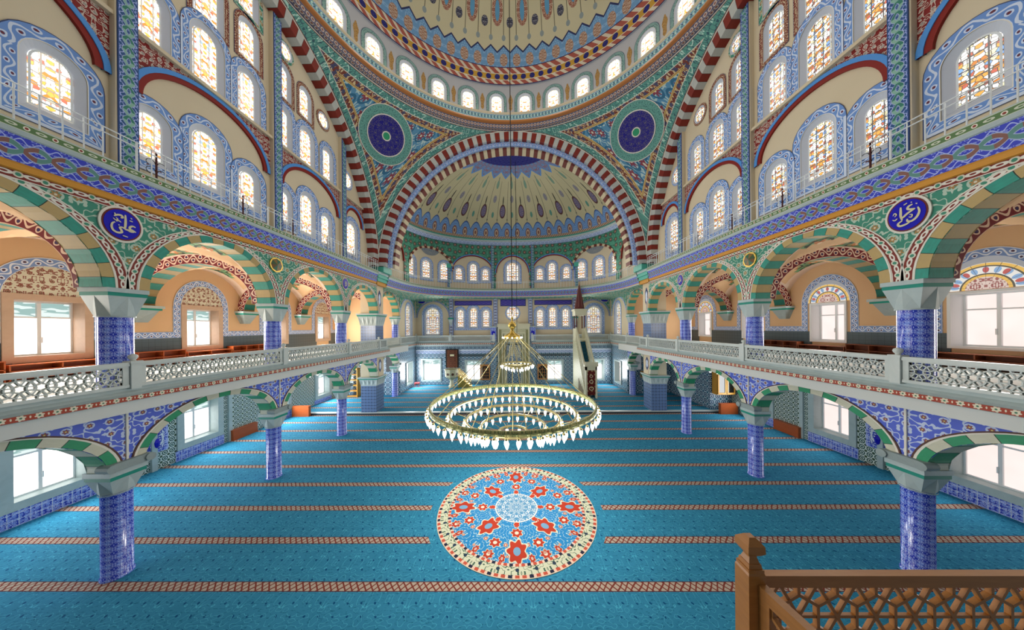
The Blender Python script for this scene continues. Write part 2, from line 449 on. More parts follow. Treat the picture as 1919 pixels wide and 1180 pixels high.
def tag(o, label=None, cat=None, group=None, kind=None):
    if label: o['label'] = label
    if cat: o['category'] = cat
    if group: o['group'] = group
    if kind: o['kind'] = kind
def thing(name, label, cat, loc=(0, 0, 0), group=None, kind=None, rz=0):
    o = bpy.data.objects.new(name, None); COL.objects.link(o); o.location = loc; o.empty_display_size = .1
    o.rotation_euler.z = rz
    tag(o, label, cat, group, kind); return o
def dup(o, loc=None, parent=None, label=None, rz=None, mirror=False):
    c = o.copy(); COL.objects.link(c)
    if parent is not None: c.parent = parent
    if loc is not None: c.location = loc
    if rz is not None: c.rotation_euler.z = rz
    if label: c['label'] = label
    for ch in list(o.children): dup(ch, None, c)
    return c
def struct(name, mb, mats, label, cat='wall', smooth=False, parent=None):
    return ob(name, mb, mats, parent, smooth, label, cat, None, 'structure')

# walls as a (s, n, z) chart: s along, n towards the room, z up
def chart_x(sg, X): return lambda s, n, z: (sg * (X - n), s, z)
def chart_y(Y): return lambda s, n, z: (s, Y - n, z)
def arch_top(h, s):
    sc, a, z0, zs, b = h
    t = 1 - ((s - sc) / a) ** 2
    return zs + b * math.sqrt(max(t, 0))
def holed(m, ch, s0, s1, z0, z1, holes, n=0.0, mi=0, step=None, top=None):
    """wall sheet with arched holes (sc, halfwidth, zbottom, zspring, rise)"""
    br = {s0, s1}
    for h in holes:
        k = 14 if h[4] > 0 else 1
        for i in range(k + 1): br.add(round(h[0] - h[1] * math.cos(PI * i / k), 5))
    if step:
        q = s0
        while q < s1: br.add(round(q, 5)); q += step
    br = sorted(b for b in br if s0 - 1e-6 <= b <= s1 + 1e-6)
    zt = top or (lambda s: z1)
    for a, b in zip(br[:-1], br[1:]):
        if b - a < 1e-4: continue
        mid = (a + b) / 2
        hs = sorted([h for h in holes if abs(mid - h[0]) < h[1]], key=lambda h: h[2])
        la = lb = z0
        for h in hs:
            if h[2] > max(la, lb) + 1e-4:
                m.poly([ch(a, n, la), ch(b, n, lb), ch(b, n, h[2]), ch(a, n, h[2])], [(a, la), (b, lb), (b, h[2]), (a, h[2])], mi)
            la, lb = arch_top(h, a), arch_top(h, b)
        ta, tb = zt(a), zt(b)
        if ta > la + 1e-4 or tb > lb + 1e-4:
            m.poly([ch(a, n, la), ch(b, n, lb), ch(b, n, tb), ch(a, n, ta)], [(a, la), (b, lb), (b, tb), (a, ta)], mi)
def outl(h, k=14, bottom=True):
    sc, a, z0, zs, b = h
    P = [(sc - a, z0)] + [(sc - a * math.cos(PI * i / k), zs + b * math.sin(PI * i / k)) for i in range(k + 1)] + [(sc + a, z0)]
    return P
def grow(h, d): return (h[0], h[1] + d, h[2] - d, h[3], h[4] + d)
def loft(m, ch, A, B, na, nb, mi=0, closed=True, uvlen=True):
    """ribbon between two outlines; u = running length, v = 0..width"""
    acc = [0]
    for i in range(1, len(A)): acc.append(acc[-1] + math.hypot(A[i][0] - A[i - 1][0], A[i][1] - A[i - 1][1]))
    for i in range(len(A) - (0 if closed else 1)):
        j = (i + 1) % len(A)
        ua, ub = acc[i], acc[j] if j else acc[i] + math.hypot(A[0][0] - A[i][0], A[0][1] - A[i][1])
        wd = math.hypot(A[i][0] - B[i][0], A[i][1] - B[i][1]) + abs(na - nb)
        m.poly([ch(A[i][0], na, A[i][1]), ch(A[j][0], na, A[j][1]), ch(B[j][0], nb, B[j][1]), ch(B[i][0], nb, B[i][1])],
               [(ua, 0), (ub, 0), (ub, wd), (ua, wd)], mi)
def arc_pts(sc, zs, a, b, k=28, t0=0, t1=PI):
    return [(sc - a * math.cos(t0 + (t1 - t0) * i / k), zs + b * math.sin(t0 + (t1 - t0) * i / k)) for i in range(k + 1)]
def archband(m, ch, sc, zs, a, b, wd, n0, n1, mi=0, mi_s=None, k=28, foot=0.0, wdb=None):
    """flat ring along an arch, with thickness from n0 (back) to n1 (front)"""
    wdb = wd if wdb is None else wdb
    A = arc_pts(sc, zs, a, b, k); B = arc_pts(sc, zs, a + wd, b + wdb, k)
    if foot: A = [(A[0][0], A[0][1] - foot)] + A + [(A[-1][0], A[-1][1] - foot)]; B = [(B[0][0], B[0][1] - foot)] + B + [(B[-1][0], B[-1][1] - foot)]
    loft(m, ch, A, B, n1, n1, mi, False)
    loft(m, ch, A, A, n1, n0, mi if mi_s is None else mi_s, False)
    loft(m, ch, B, B, n1, n0, mi if mi_s is None else mi_s, False)
def sweep(m, path, prof, closed=False):
    """path: list of (x,y,nx,ny) (normal into the room); prof: list of (n,z,mat); u = length, v from 0 in each strip"""
    acc = [0]
    for i in range(1, len(path)): acc.append(acc[-1] + math.hypot(path[i][0] - path[i - 1][0], path[i][1] - path[i - 1][1]))
    for (n0, z0, _), (n1, z1, mi) in zip(prof[:-1], prof[1:]):
        h = math.hypot(n1 - n0, z1 - z0)
        for i in range(len(path) - 1):
            p, q = path[i], path[i + 1]
            m.poly([(p[0] + p[2] * n0, p[1] + p[3] * n0, z0), (q[0] + q[2] * n0, q[1] + q[3] * n0, z0),
                    (q[0] + q[2] * n1, q[1] + q[3] * n1, z1), (p[0] + p[2] * n1, p[1] + p[3] * n1, z1)],
                   [(acc[i], 0), (acc[i + 1], 0), (acc[i + 1], h), (acc[i], h)], mi)

# ================================================================== the setting
SIDE = {-1: 'left', 1: 'right'}
BAYN = {4.45: 'nearest', 8.75: 'second', 13.1: 'third', 17.2: 'fourth'}
def up_(P): return P
# floor and raised platform
m = MB(); m.box(-16, 16, -1, 18.5, -.1, 0); struct('floor', m, carpet, 'blue prayer carpet floor with red patterned rows', 'floor')
m = MB(); m.box(-16, 16, 18.72, 28.2, .0, .15); struct('floor_platform', m, carpet, 'raised blue carpeted platform before the prayer niche', 'floor')
m = MB(); m.box(-15.3, 15.3, 18.48, 18.72, .0, .155, 0); struct('trim_1', m, stone_w, 'white marble edge of the raised platform', 'step')
m = MB(); m.box(-15.3, 15.3, 18.46, 18.478, .0, .10, 0); struct('trim_2', m, mat('dark_step_face', '23303c', .6), 'dark riser strip below the white platform edge', 'step')
# circular medallion woven in the carpet
m = MB((.12, 8.9, 0)); n_ = 96
R_ = 2.56
m.lathe([(0.0001, .006), (R_, .006), (R_, 0)], (.12, 8.9), n_)
pts = [(.12 + R_ * math.cos(2 * PI * i / n_), 8.9 + R_ * math.sin(2 * PI * i / n_), .012) for i in range(n_)]
mm = MB((.12, 8.9, 0)); mm.poly(pts, [(p[0] - .12, p[1] - 8.9) for p in pts])
for i in range(n_):
    a, b = pts[i], pts[(i + 1) % n_]; mm.poly([a, b, (b[0], b[1], .0), (a[0], a[1], .0)], [(a[0] - .12, a[1] - 8.9), (b[0] - .12, b[1] - 8.9)] * 2)
ob('circular_rug', mm, rug_m, None, False, 'round blue and red flower medallion in the blue carpet', 'rug')

# ---- side arcades, galleries, tympanum walls
def pth(P):
    out = []
    for i in range(len(P)):
        d = []
        for a, b in ((i - 1, i), (i, i + 1)):
            if a >= 0 and b < len(P):
                v = Vector((P[b][0] - P[a][0], P[b][1] - P[a][1])).normalized(); d.append(Vector((v.y, -v.x)))
        n = d[0] if len(d) == 1 else (d[0] + d[1]) / (1 + d[0].dot(d[1]))
        out.append((P[i][0], P[i][1], n.x, n.y))
    return out
def mir(P, sg):      # path given for the left side, normals to the right of travel
    return [(p[0] if sg < 0 else -p[0], p[1], p[2] if sg < 0 else -p[2], p[3]) for p in P]
SUP = [2.2, 6.5, 10.8, 15.1]
UBAY = [(4.35, 1.75), (8.65, 1.75), (12.95, 1.75), (16.98, 1.55)]
LBAY = [(4.35, 1.84, 1.18), (8.65, 1.84, 1.18), (12.95, 1.84, 1.18), (16.95, 1.56, 1.18)]
YW = 27.6
BACK_LOW_WIN = [(-8.5, 1.78, .62, 2.68), (-4.12, 1.5, .58, 2.52), (4.28, 1.5, .58, 2.52), (8.6, 1.3, .6, 2.55)]

def strip(m, ch, s0, s1, z0, z1, n0, n1, mi=0):
    m.poly([ch(s0, n1, z0), ch(s1, n1, z0), ch(s1, n1, z1), ch(s0, n1, z1)], [(0, 0), (s1 - s0, 0), (s1 - s0, z1 - z0), (0, z1 - z0)] if s1 - s0 > z1 - z0 else [(0, 0), (0, s1 - s0), (z1 - z0, s1 - s0), (z1 - z0, 0)], mi)
    for (a, b) in (((s0, z0), (s1, z0)), ((s1, z0), (s1, z1)), ((s1, z1), (s0, z1)), ((s0, z1), (s0, z0))):
        m.poly([ch(a[0], n1, a[1]), ch(b[0], n1, b[1]), ch(b[0], n0, b[1]), ch(a[0], n0, a[1])], [(0, 0), (1, 0), (1, .05), (0, .05)], mi)

WN = [0]
def window_arch(ch, sc, w, z0, z1, gm, label, sur=None, sw=.2, mg=.17, n=0.0, dep=.1, spk=None, sill=True):
    """arched stained-glass window in a splayed reveal, with a painted surround"""
    WN[0] += 1
    e_ = .004 * (WN[0] % 3)
    a = w / 2; zs = z1 - a
    inner = (sc, a, z0, zs, a); outer = grow(inner, mg)
    root = thing('window_%d' % WN[0], label, 'window', ch(sc, n, z0), None, 'structure')
    o = tuple(root.location)
    m = MB(o); loft(m, ch, outl(outer), outl(inner), n, n - dep, 0); ob('reveal', m, reveal_m, root)
    m = MB(o); P = outl(inner)
    m.poly([ch(p[0], n - dep, p[1]) for p in P], [(p[0] - sc, p[1] - z0) for p in P]); ob('pane', m, gm, root)
    m = MB(o); i2 = grow(inner, -.035); loft(m, ch, outl(inner), outl(i2), n - dep + .02, n - dep + .02, 0); ob('window_frame', m, pvc, root)
    if sur:
        o1 = grow(outer, .012); o2 = grow(outer, sw)
        m = MB(o); loft(m, ch, outl(outer), outl(o1), n + .012 + e_, n + .012 + e_, 1); loft(m, ch, outl(o1), outl(o2), n + .012 + e_, n + .012 + e_, 0)
        loft(m, ch, outl(o2), outl(grow(outer, sw + .015)), n + .013 + e_, n + .013 + e_, 2)
        ob('painted_surround', m, [sur, line_w, mat_dark], root)
    return outer
mat_dark = mat('dark_outline', '34406a', .6)
teal_l = mat('light_teal_paint', '4cae9a', .5)
def hole_of(sc, w, z0, z1, mg=.17):
    a = w / 2; return grow((sc, a, z0, z1 - a, a), mg)
def window_round(ch, sc, zc, r, gm, label, sur, n=0.0):
    WN[0] += 1
    root = thing('window_%d' % WN[0], label, 'window', ch(sc, n, zc - r), None, 'structure'); o = tuple(root.location)
    def circ(q): return [(sc - q * math.cos(2 * PI * i / 28), zc + q * math.sin(2 * PI * i / 28)) for i in range(28)]
    m = MB(o); loft(m, ch, circ(r + .08), circ(r), n + .05, n + .02, 0); ob('reveal', m, reveal_m, root)
    m = MB(o); P = circ(r); m.poly([ch(p[0], n + .02, p[1]) for p in P], [(p[0] - sc, p[1] - zc) for p in P]); ob('pane', m, gm, root)
    m = MB(o); loft(m, ch, circ(r + .08), circ(r + .17), n + .05, n + .03, 0); ob('painted_surround', m, sur, root)
    return None

def window_rect(ch, sc, w, z0, z1, gm, gtop, label, fm, fw=.2, dep=.45, n=0.0, trans=.3, bars=1, sillm=None):
    """plain casement in a stone frame: frame, sash, mullion, transom, panes"""
    WN[0] += 1
    root = thing('window_%d' % WN[0], label, 'window', ch(sc, n, z0), None, 'structure'); o = tuple(root.location)
    a = w / 2
    m = MB(o)
    strip(m, ch, sc - a - fw, sc - a, z0 - fw, z1 + fw, n, n + .06); strip(m, ch, sc + a, sc + a + fw, z0 - fw, z1 + fw, n, n + .06)
    strip(m, ch, sc - a, sc + a, z1, z1 + fw, n, n + .06); strip(m, ch, sc - a, sc + a, z0 - fw, z0, n, n + .06)
    ob('frame', m, fm, root)
    m = MB(o); Q = [(sc - a, z0), (sc - a, z1), (sc + a, z1), (sc + a, z0)]
    loft(m, ch, Q, Q, n, n - dep, 0); ob('reveal', m, sillm or fm, root)
    nb = n - dep; zt = z1 - (z1 - z0) * trans
    m = MB(o); t = .05
    strip(m, ch, sc - a, sc - a + t, z0, z1, nb, nb + .06); strip(m, ch, sc + a - t, sc + a, z0, z1, nb, nb + .06)
    strip(m, ch, sc - a + t, sc + a - t, z0, z0 + t, nb, nb + .06); strip(m, ch, sc - a + t, sc + a - t, z1 - t, z1, nb, nb + .06)
    strip(m, ch, sc - t * .8, sc + t * .8, z0 + t, z1 - t, nb, nb + .065); strip(m, ch, sc - a + t, sc + a - t, zt - t / 2, zt + t / 2, nb, nb + .062)
    ob('sash', m, pvc, root)
    for (b0, b1, za, zb, g) in ((-a, 0, z0, zt, gm), (0, a, z0, zt, gm), (-a, 0, zt, z1, gtop), (0, a, zt, z1, gtop)):
        m = MB(o); m.poly([ch(sc + b0, nb + .01, za), ch(sc + b1, nb + .01, za), ch(sc + b1, nb + .01, zb), ch(sc + b0, nb + .01, zb)], [(b0, za), (b1, za), (b1, zb), (b0, zb)])
        ob('pane', m, g, root)
    m = MB(o); strip(m, ch, sc + .02, sc + .05, z0 + .4, z0 + .6, nb, nb + .1); ob('handle', m, white_mt, root)
    return (sc, a, z0, z1, 0)

ORD = ['first', 'second', 'third', 'fourth', 'fifth', 'sixth']
for sg in (-1, 1):
    sd = SIDE[sg]
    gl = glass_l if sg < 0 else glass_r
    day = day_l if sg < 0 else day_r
    # --- outer aisle wall, ground floor
    cw = chart_x(sg, 15.35)
    lows = [(8.75, 1.42, .74, 2.6), (13.0, 1.42, .74, 2.6), (4.5, 1.42, .74, 2.6)]
    if sg < 0: lows.append((17.3, 1.42, .74, 2.6)); lows.append((21.4, 1.3, .74, 2.6))
    else: lows.append((16.6, 1.0, .74, 2.6))
    H = [window_rect(cw, s, w_, a_, b_, day, day_t if sg < 0 else day_r, '%s ground-floor aisle window %s, in a pale marble frame' % (sd, {8.75: 'behind the first column', 13.0: 'behind the second column', 4.5: 'at the very front', 17.3: 'behind the third column', 21.4: 'beside the platform', 16.6: 'behind the third column'}[s]), marb_fb, .26) for s, w_, a_, b_ in lows]
    m = MB(); holed(m, cw, 1, 23.6, 0, 4.0, H)
    struct('wall_%s_aisle' % sd, m, wall_tile2, '%s aisle wall covered in small green and white star tiles' % sd)
    m = MB()
    for s, w_, a_, b_ in lows: strip(m, cw, s - w_ / 2 - .3, s + w_ / 2 + .3, 0, .47, 0, .03)
    struct('baseboard_%s' % sd, m, blue_tl, '%s cobalt blue tile skirting under the aisle windows' % sd, 'skirting')
    m = MB()
    for q in (6.15, 10.4, 14.25, 6.95, 11.2): strip(m, cw, q - .06, q + .12, 0, 4.0, 0, .1)
    struct('trim_%d' % (10 + sg), m, marb_fb, '%s aisle wall strips of pale marble between the tile fields' % sd, 'trim')
    # --- upper gallery outer wall
    wc = [(8.75, 1.36, 5.22, 7.0), (13.1, 1.36, 5.22, 7.0), (17.2, 1.36, 5.22, 7.0), (4.45, 1.36, 5.22, 7.0), (21.4, 1.3, 5.22, 7.0)]
    H = []
    for s, w_, a_, b_ in wc:
        lab = '%s gallery window %s, %s' % (sd, {8.75: 'seen through the first full upper arch', 13.1: 'seen through the second full upper arch', 17.2: 'seen through the narrow arch by the pillar', 4.45: 'cut by the picture edge', 21.4: 'beyond the pillar'}[s], 'rosy marble frame and glaring light' if sg < 0 else 'white frame under a half-round stained light')
        H.append(window_rect(cw, s, w_, a_, b_, day, day_t if sg < 0 else day_r, lab, marb_fr if sg < 0 else pvc, .2 if sg < 0 else .08))
    m = MB(); holed(m, cw, 1, 23.6, 4.4, 9.3, H)
    struct('wall_%s_gallery' % sd, m, peach, '%s plain peach gallery wall' % sd)
    m = MB()
    segs = []
    q = 1
    for s in sorted(x[0] for x in wc):
        segs.append((q, s - 1.16)); q = s + 1.16
    segs.append((q, 23.6))
    for a_, b_ in segs:
        strip(m, cw, a_, b_, 5.66, 5.93, 0, .02, 0); strip(m, cw, a_, b_, 4.5, 5.66, 0, .03, 1)
    for s in [x[0] for x in wc]:
        for e in (-1, 1): strip(m, cw, s + e * 1.02 - .14, s + e * 1.02 + .14, 5.66, 7.1, 0, .025, 0)
        A = arc_pts(s, 7.1, .88, 1.05, 24); B = arc_pts(s, 7.1, 1.16, 1.33, 24)
        loft(m, cw, A, B, .025, .025, 0, False)
        L = arc_pts(s, 7.1, .88, 1.05, 24)
        m.poly([cw(p[0], .02, p[1]) for p in L], [(p[0] - s, p[1] - 7) for p in L], 2)
        strip(m, cw, s - 1.16, s - .7, 4.5, 5.66, 0, .03, 1); strip(m, cw, s + .7, s + 1.16, 4.5, 5.66, 0, .03, 1)
    struct('trim_%d' % (20 + sg), m, [blue_dado, dark_tile, tymp if sg < 0 else fan_glass], '%s gallery dado of dark tiles with scrolling blue border around the windows' % sd, 'trim')
    # --- gallery floor, ceilings and vaults
    m = MB(); x0, x1 = sorted((sg * 9.3, sg * 15.35)); m.box(x0, x1, 1, 23.6, 4.0, 4.5); struct('floor_gallery_%s' % sd, m, white_pl, '%s gallery slab with pale underside' % sd, 'floor')
    m = MB()
    for yc, hw in [(4.35, 2.15), (8.65, 2.15), (12.95, 2.15), (17.2, 2.1), (21.4, 2.1)]:
        xs = list(np.linspace(9.98, 15.35, 25)); ys = list(np.linspace(yc - hw, yc + hw, 21))
        def vz(x, y, yc=yc, hw=hw):
            a = 7.05 + 1.95 * math.sqrt(max(0, 1 - ((y - yc) / hw) ** 2)); b = 7.05 + 1.95 * math.sqrt(max(0, 1 - ((x - 12.66) / 2.7) ** 2))
            return max(a, b)
        for i in range(len(xs) - 1):
            for j in range(len(ys) - 1):
                P = [(xs[i], ys[j]), (xs[i + 1], ys[j]), (xs[i + 1], ys[j + 1]), (xs[i], ys[j + 1])]
                cx_, cy_ = (xs[i] + xs[i + 1]) / 2, (ys[j] + ys[j + 1]) / 2
                ed = min(15.35 - cx_, cx_ - 9.98, hw - abs(cy_ - yc)); dg = abs(abs(cx_ - 12.66) / 2.7 - abs(cy_ - yc) / hw)
                m.poly([(sg * p[0], p[1], vz(*p)) for p in P], [(p[0], p[1]) for p in P], 1 if ed < .45 else (0 if dg > .3 else 2) if ed > .45 else 0)
    struct('ceiling_%s_gallery' % sd, m, [vault_g, bord_red2, peach], '%s gallery groin vaults painted with green and dark red scrolls' % sd, 'ceiling', True)
    # transverse arches of the gallery with wall corbels
    for k, y in enumerate((6.5, 10.8, 15.1, 19.1)):
        cyh = lambda s, n, z, y=y: (sg * s, y - n, z)
        m = MB(); archband(m, cyh, 12.66, 7.03, 2.35, 1.62, .4, -.3, .3, 0, 1, 30)
        A = arc_pts(12.66, 7.03, 2.35, 1.62, 30); B = arc_pts(12.66, 7.03, 2.75, 2.02, 30)
        loft(m, cyh, A, B, -.3, -.3, 0, False); loft(m, cyh, A, A, -.3, .3, 1, False)
        struct('trim_%d' % (30 + 10 * (sg + 1) + k), m, [bord_red2, up_str], '%s gallery cross arch of teal and tan blocks at support %d from the front' % (sd, k + 1), 'arch')
    # --- arcade walls
    cu = chart_x(sg, 9.45)
    UB = UBAY + [(21.45, 1.72)]
    m = MB()
    holed(m, cu, 1, 18.55, 7.03, 9.12, [(y, r, 6.9, 7.03, r) for y, r in UBAY], 0, 0)
    for y, r in UBAY:
        archband(m, cu, y, 7.03, r, r, .2, -.55, .015, 1, 1, 30)
        archband(m, cu, y, 7.03, r + .2, r + .2, .03, 0, .02, 4, 4, 30)
        archband(m, cu, y, 7.03, r + .23, r + .16, .2, 0, .012 + .002 * (y > 9), 2, 4, 30, wdb=-.0 + .12)
        archband(m, cu, y, 7.03, r + .43, r + .28, .025, 0, .018, 4, 4, 30)
    strip(m, cu, 1, 18.55, 8.93, 9.1, 0, .022, 2)
    holed(m, chart_x(sg, 10.0), 1, 18.55, 7.03, 9.12, [(y, r, 6.9, 7.03, r) for y, r in UBAY], 0, 3)
    struct('wall_%s_upper_arcade' % sd, m, [scr_green, up_str, bord_red, peach, line_w], '%s upper arcade wall, teal and tan arches under green scrollwork' % sd, 'arcade wall')
    cl = chart_x(sg, 9.5)
    m = MB()
    holed(m, cl, 1, 18.55, 2.64, 4.1, [(y, a, 2.5, 2.64, b) for y, a, b in LBAY], 0, 0)
    for y, a, b in LBAY:
        archband(m, cl, y, 2.64, a, b, .17, -.5, .02, 1, 1, 30)
        archband(m, cl, y, 2.64, a + .17, b + .15, .05, 0, .018, 2, 2, 30, wdb=.04)
        archband(m, cl, y, 2.64, a + .22, b + .19, .035, 0, .02, 3, 3, 30, wdb=.03)
    strip(m, cl, 1, 18.55, 4.03, 4.08, 0, .022, 3)
    for y in (2.2, 6.5, 10.8, 15.1): strip(m, cl, y - .02, y + .02, 2.7, 4.03, 0, .03, 2)
    holed(m, chart_x(sg, 10.0), 1, 18.55, 2.64, 4.1, [(y, a, 2.5, 2.64, b) for y, a, b in LBAY], 0, 4)
    struct('wall_%s_lower_arcade' % sd, m, [scr_blue, lo_str, line_w, line_b, white_pl], '%s lower arcade wall, green and ivory arches under cobalt scrollwork' % sd, 'arcade wall')
    # beyond the pillar
    ca = chart_x(sg, 9.95)
    m = MB()
    holed(m, ca, 19.65, 23.25, 7.03, 9.15, [(21.45, 1.7, 6.9, 7.03, 1.7)], 0, 0); archband(m, ca, 21.45, 7.03, 1.7, 1.7, .2, -.55, .02, 1, 1, 30)
    archband(m, ca, 21.45, 7.03, 1.92, 1.88, .16, 0, .02, 2, 2, 30)
    holed(m, ca, 19.65, 23.25, 2.64, 4.1, [(21.45, 1.7, 2.5, 2.64, 1.2)], 0, 3); archband(m, ca, 21.45, 2.64, 1.7, 1.2, .18, -.55, .02, 4, 4, 30)
    struct('wall_%s_apse_arcade' % sd, m, [scr_green, up_str, bord_red, scr_blue, lo_str], '%s arcade bay beyond the great pillar' % sd, 'arcade wall')
    ce = chart_x(sg, 10.15)
    H = [window_rect(ce, 25.95, 1.45, .6, 2.6, day, day, '%s low window in the side wall next to the back corner' % sd, marb_fb, .12)]
    m = MB(); holed(m, ce, 23.6, YW + .3, 0, 4.1, H, 0, 0); m.box(*sorted((sg * 9.95, sg * 11.3)), 23.36, 23.6, .15, 2.2, 0)
    # cross wall closing the aisle
    m.box(*sorted((sg * 11.3, sg * 15.4)), 23.6, 23.7, 0, 4.1, 0)
    if sg > 0: m.box(13.85, 15.35, 18.9, 23.6, 0, 4.0, 0)
    struct('wall_%s_platform' % sd, m, wall_tile, '%s platform side wall of pale hexagon tiles' % sd)
    H2 = [window_arch(ce, 25.9, 1.15, 5.3, 8.25, glass_f, '%s tall filigree window in the side wall by the back corner' % sd, scr_lblue, .2, .1, dep=.15)]
    m = MB(); holed(m, ce, 23.5, YW + .3, 4.4, 9.3, H2, 0, 0)
    archband(m, ce, 25.65, 7.05, 1.75, 1.7, .12, 0, .05, 1, 1, 24)
    A = arc_pts(25.65, 7.05, 1.87, 1.82, 24)
    for i in range(24):
        p, q = A[i], A[i + 1]
        m.poly([ce(p[0], .03, p[1]), ce(q[0], .03, q[1]), ce(q[0], .03, 9.2), ce(p[0], .03, 9.2)], [(p[0], p[1]), (q[0], q[1]), (q[0], 9.2), (p[0], 9.2)], 2)
    m.box(*sorted((sg * 10.2, sg * 15.4)), 23.6, 23.7, 4.4, 9.3, 3)
    struct('wall_%s_apse' % sd, m, [plaster, scr_lblue, scr_green, peach], '%s cream apse side wall above the balcony' % sd)
    # --- tympanum wall over the arcade
    ct = chart_x(sg, 9.75)
    top = lambda s: 10.3 + math.sqrt(max(0, 9.0 ** 2 - (s - 9.2) ** 2))
    rowA = [(5.66, .56, 10.7, 11.95), (7.2, .53, 10.7, 11.93), (8.53, .68, 10.68, 12.38), (9.88, .53, 10.65, 11.88), (11.42, .5, 10.7, 11.95), (12.72, .64, 10.62, 12.4), (14.0, .5, 10.5, 11.95), (16.22, .8, 10.6, 12.4)]
    rowB = [(7.2, .53, 13.98, 15.3), (8.56, .68, 13.9, 15.68), (9.9, .56, 13.95, 15.55), (11.44, .48, 13.98, 15.5), (12.72, .62, 13.95, 15.5), (14.14, .5, 14.0, 15.5)]
    rowC = [(8.6, .66, 16.1, 17.6), (9.92, .54, 16.15, 17.45), (11.44, .5, 16.1, 17.35), (12.63, .5, 16.15, 17.35)]
    rowD = [(9.92, .5, 17.95, 18.9), (8.6, .6, 18.0, 19.0)]
    rounds = [(11.49, 18.05, .27), (13.77, 16.82, .3), (15.71, 14.8, .38)]
    H = []
    for rn, row, sur, wd in (('lowest', rowA, scr_lblue, .25), ('second', rowB, scr_lblue, .23), ('third', rowC, spiky, .15), ('top', rowD, scr_green, .15)):
        for i, (s, w_, a_, b_) in enumerate(row):
            bay = 'bay nearest the camera' if s < 6.4 else 'bay over the first full arch' if s < 10.8 else 'bay over the second full arch' if s < 15 else 'half bay beside the great pillar'
            pos = 'centre' if s in (8.53, 8.56, 8.6, 12.72, 12.63, 16.22) else 'near' if s in (7.2, 11.42, 11.44, 5.66) else 'far'
            H.append(window_arch(ct, s, w_, a_, b_, gl, '%s wall stained-glass window, %s row, %s of the %s' % (sd, rn, pos, bay), sur, wd, .15 if rn != 'third' else .12))
    for s, z, r in rounds:
        (window_round(ct, s, z, r, gl, '%s wall small round window %s' % (sd, {11.49: 'highest up under the striped arch', 13.77: 'halfway down the striped arch', 15.71: 'lowest, beside the great pillar'}[s]), spiky if s == 13.77 else scr_green if s == 11.49 else scr_lblue))
    m = MB(); holed(m, ct, 1, 18.4, 9.9, 19.4, H, 0, 0, .4, top)
    struct('wall_%s_tympanum' % sd, m, plaster, '%s cream wall of stained windows under the great striped arch' % sd)
    m = MB()
    for yc, a_, b_, zsp, zt in ((4.45, 1.88, 1.38, 12.25, 13.74), (8.7, 1.88, 1.38, 12.25, 13.74), (13.05, 1.88, 1.38, 12.25, 13.74), (16.35, .92, .95, 12.45, 13.74)):
        e = .03
        holed(m, ct, yc - a_ - .18, yc + a_ + .18, zsp, zt, [(yc, a_, 11.9, zsp, b_)], e, 0)
        archband(m, ct, yc, zsp, a_ - .16, b_ - .16, .13, 0, .07, 1, 1, 30); archband(m, ct, yc, zsp, a_ - .03, b_ - .03, .12, 0, .09, 2, 2, 30)
    strip(m, ct, 1, 17.6, 13.72, 13.82, 0, .14, 3); strip(m, ct, 1, 17.6, 13.82, 13.9, 0, .05, 3)
    struct('trim_%d' % (60 + sg), m, [scr_red, red_p, sky_p, plaster], '%s wall red and sky blue painted arches with crimson scroll corners' % sd, 'arch')
    for k, (y, zt) in enumerate(((6.62, 19.0), (10.92, 19.15), (15.2, 16.9))):
        m = MB(ct(y, 0, 9.95)); strip(m, ct, y - .2, y + .18, 9.9, zt - .05, 0, .17, 1); strip(m, ct, y - .17, y + .19, 9.9, zt, .1, .2, 0)
        struct('trim_%d' % (70 + 5 * sg + k), m, [pil_green, plaster], '%s wall green and blue painted pilaster, %s from the front' % (sd, ORD[k]), 'pilaster')
    # great striped side arch
    cg = chart_x(sg, 9.3)
    m = MB(); archband(m, cg, 9.2, 10.3, 8.75, 8.75, .55, -.5, .0, 0, 0, 72)
    m2 = m; archband(m, cg, 9.2, 10.3, 9.3, 9.3, .05, -.1, .01, 1, 1, 72)
    struct('trim_%d' % (80 + sg), m, [gr_str, line_w], '%s great arch of dark red and grey blocks under the dome' % sd, 'arch')
    # --- gallery edge cornice and upper cornice
    P = mir(pth([(-9.5, 1), (-9.5, 19.75), (-10.15, 19.75), (-10.15, YW - .05)] + ([(-1.9, YW - .05)])), sg)
    P = [(p[0], p[1], p[2], p[3]) for p in P]
    m = MB()
    sweep(m, P, [(0, 4.08, 0), (.05, 4.1, 0), (.05, 4.15, 2), (.08, 4.16, 0), (.1, 4.2, 0), (.17, 4.25, 0), (.17, 4.27, 2), (.26, 4.30, 0), (.26, 4.41, 1), (.24, 4.41, 0), (.24, 4.47, 2), (.2, 4.5, 0), (.16, 4.53, 0), (.16, 4.62, 0), (.0, 4.62, 0)])
    struct('trim_%d' % (90 + sg), m, [stone, dent_red, grey_st], '%s gallery edge moulding with red and white leaf border' % sd, 'moulding')
    P = mir(pth([(-9.45, 1), (-9.45, 18.3)]), sg)
    m = MB()
    sweep(m, P, [(0, 9.08, 0), (.08, 9.1, 0), (.1, 9.2, 0), (.12, 9.23, 0), (.22, 9.7, 1), (.25, 9.72, 2), (.28, 9.8, 2), (.3, 9.93, 3), (.3, 9.95, 2), (-.4, 9.95, 2)])
    struct('trim_%d' % (94 + sg), m, [orange_m, blue_band, stone, dent_green], '%s upper cornice, cobalt band over an ochre moulding' % sd, 'cornice')
    m = MB()
    x0, x1 = 9.15, 10.8
    for (d, za, zb, mi) in ((-.08, 9.05, 9.3, 1), (.0, 9.3, 9.55, 0), (.07, 9.55, 9.78, 0), (.12, 9.78, 9.95, 2)):
        m.box(*sorted((sg * (x0 + .12 - d), sg * x1)), 18.32 - d, 19.85 + d, za, zb, mi)
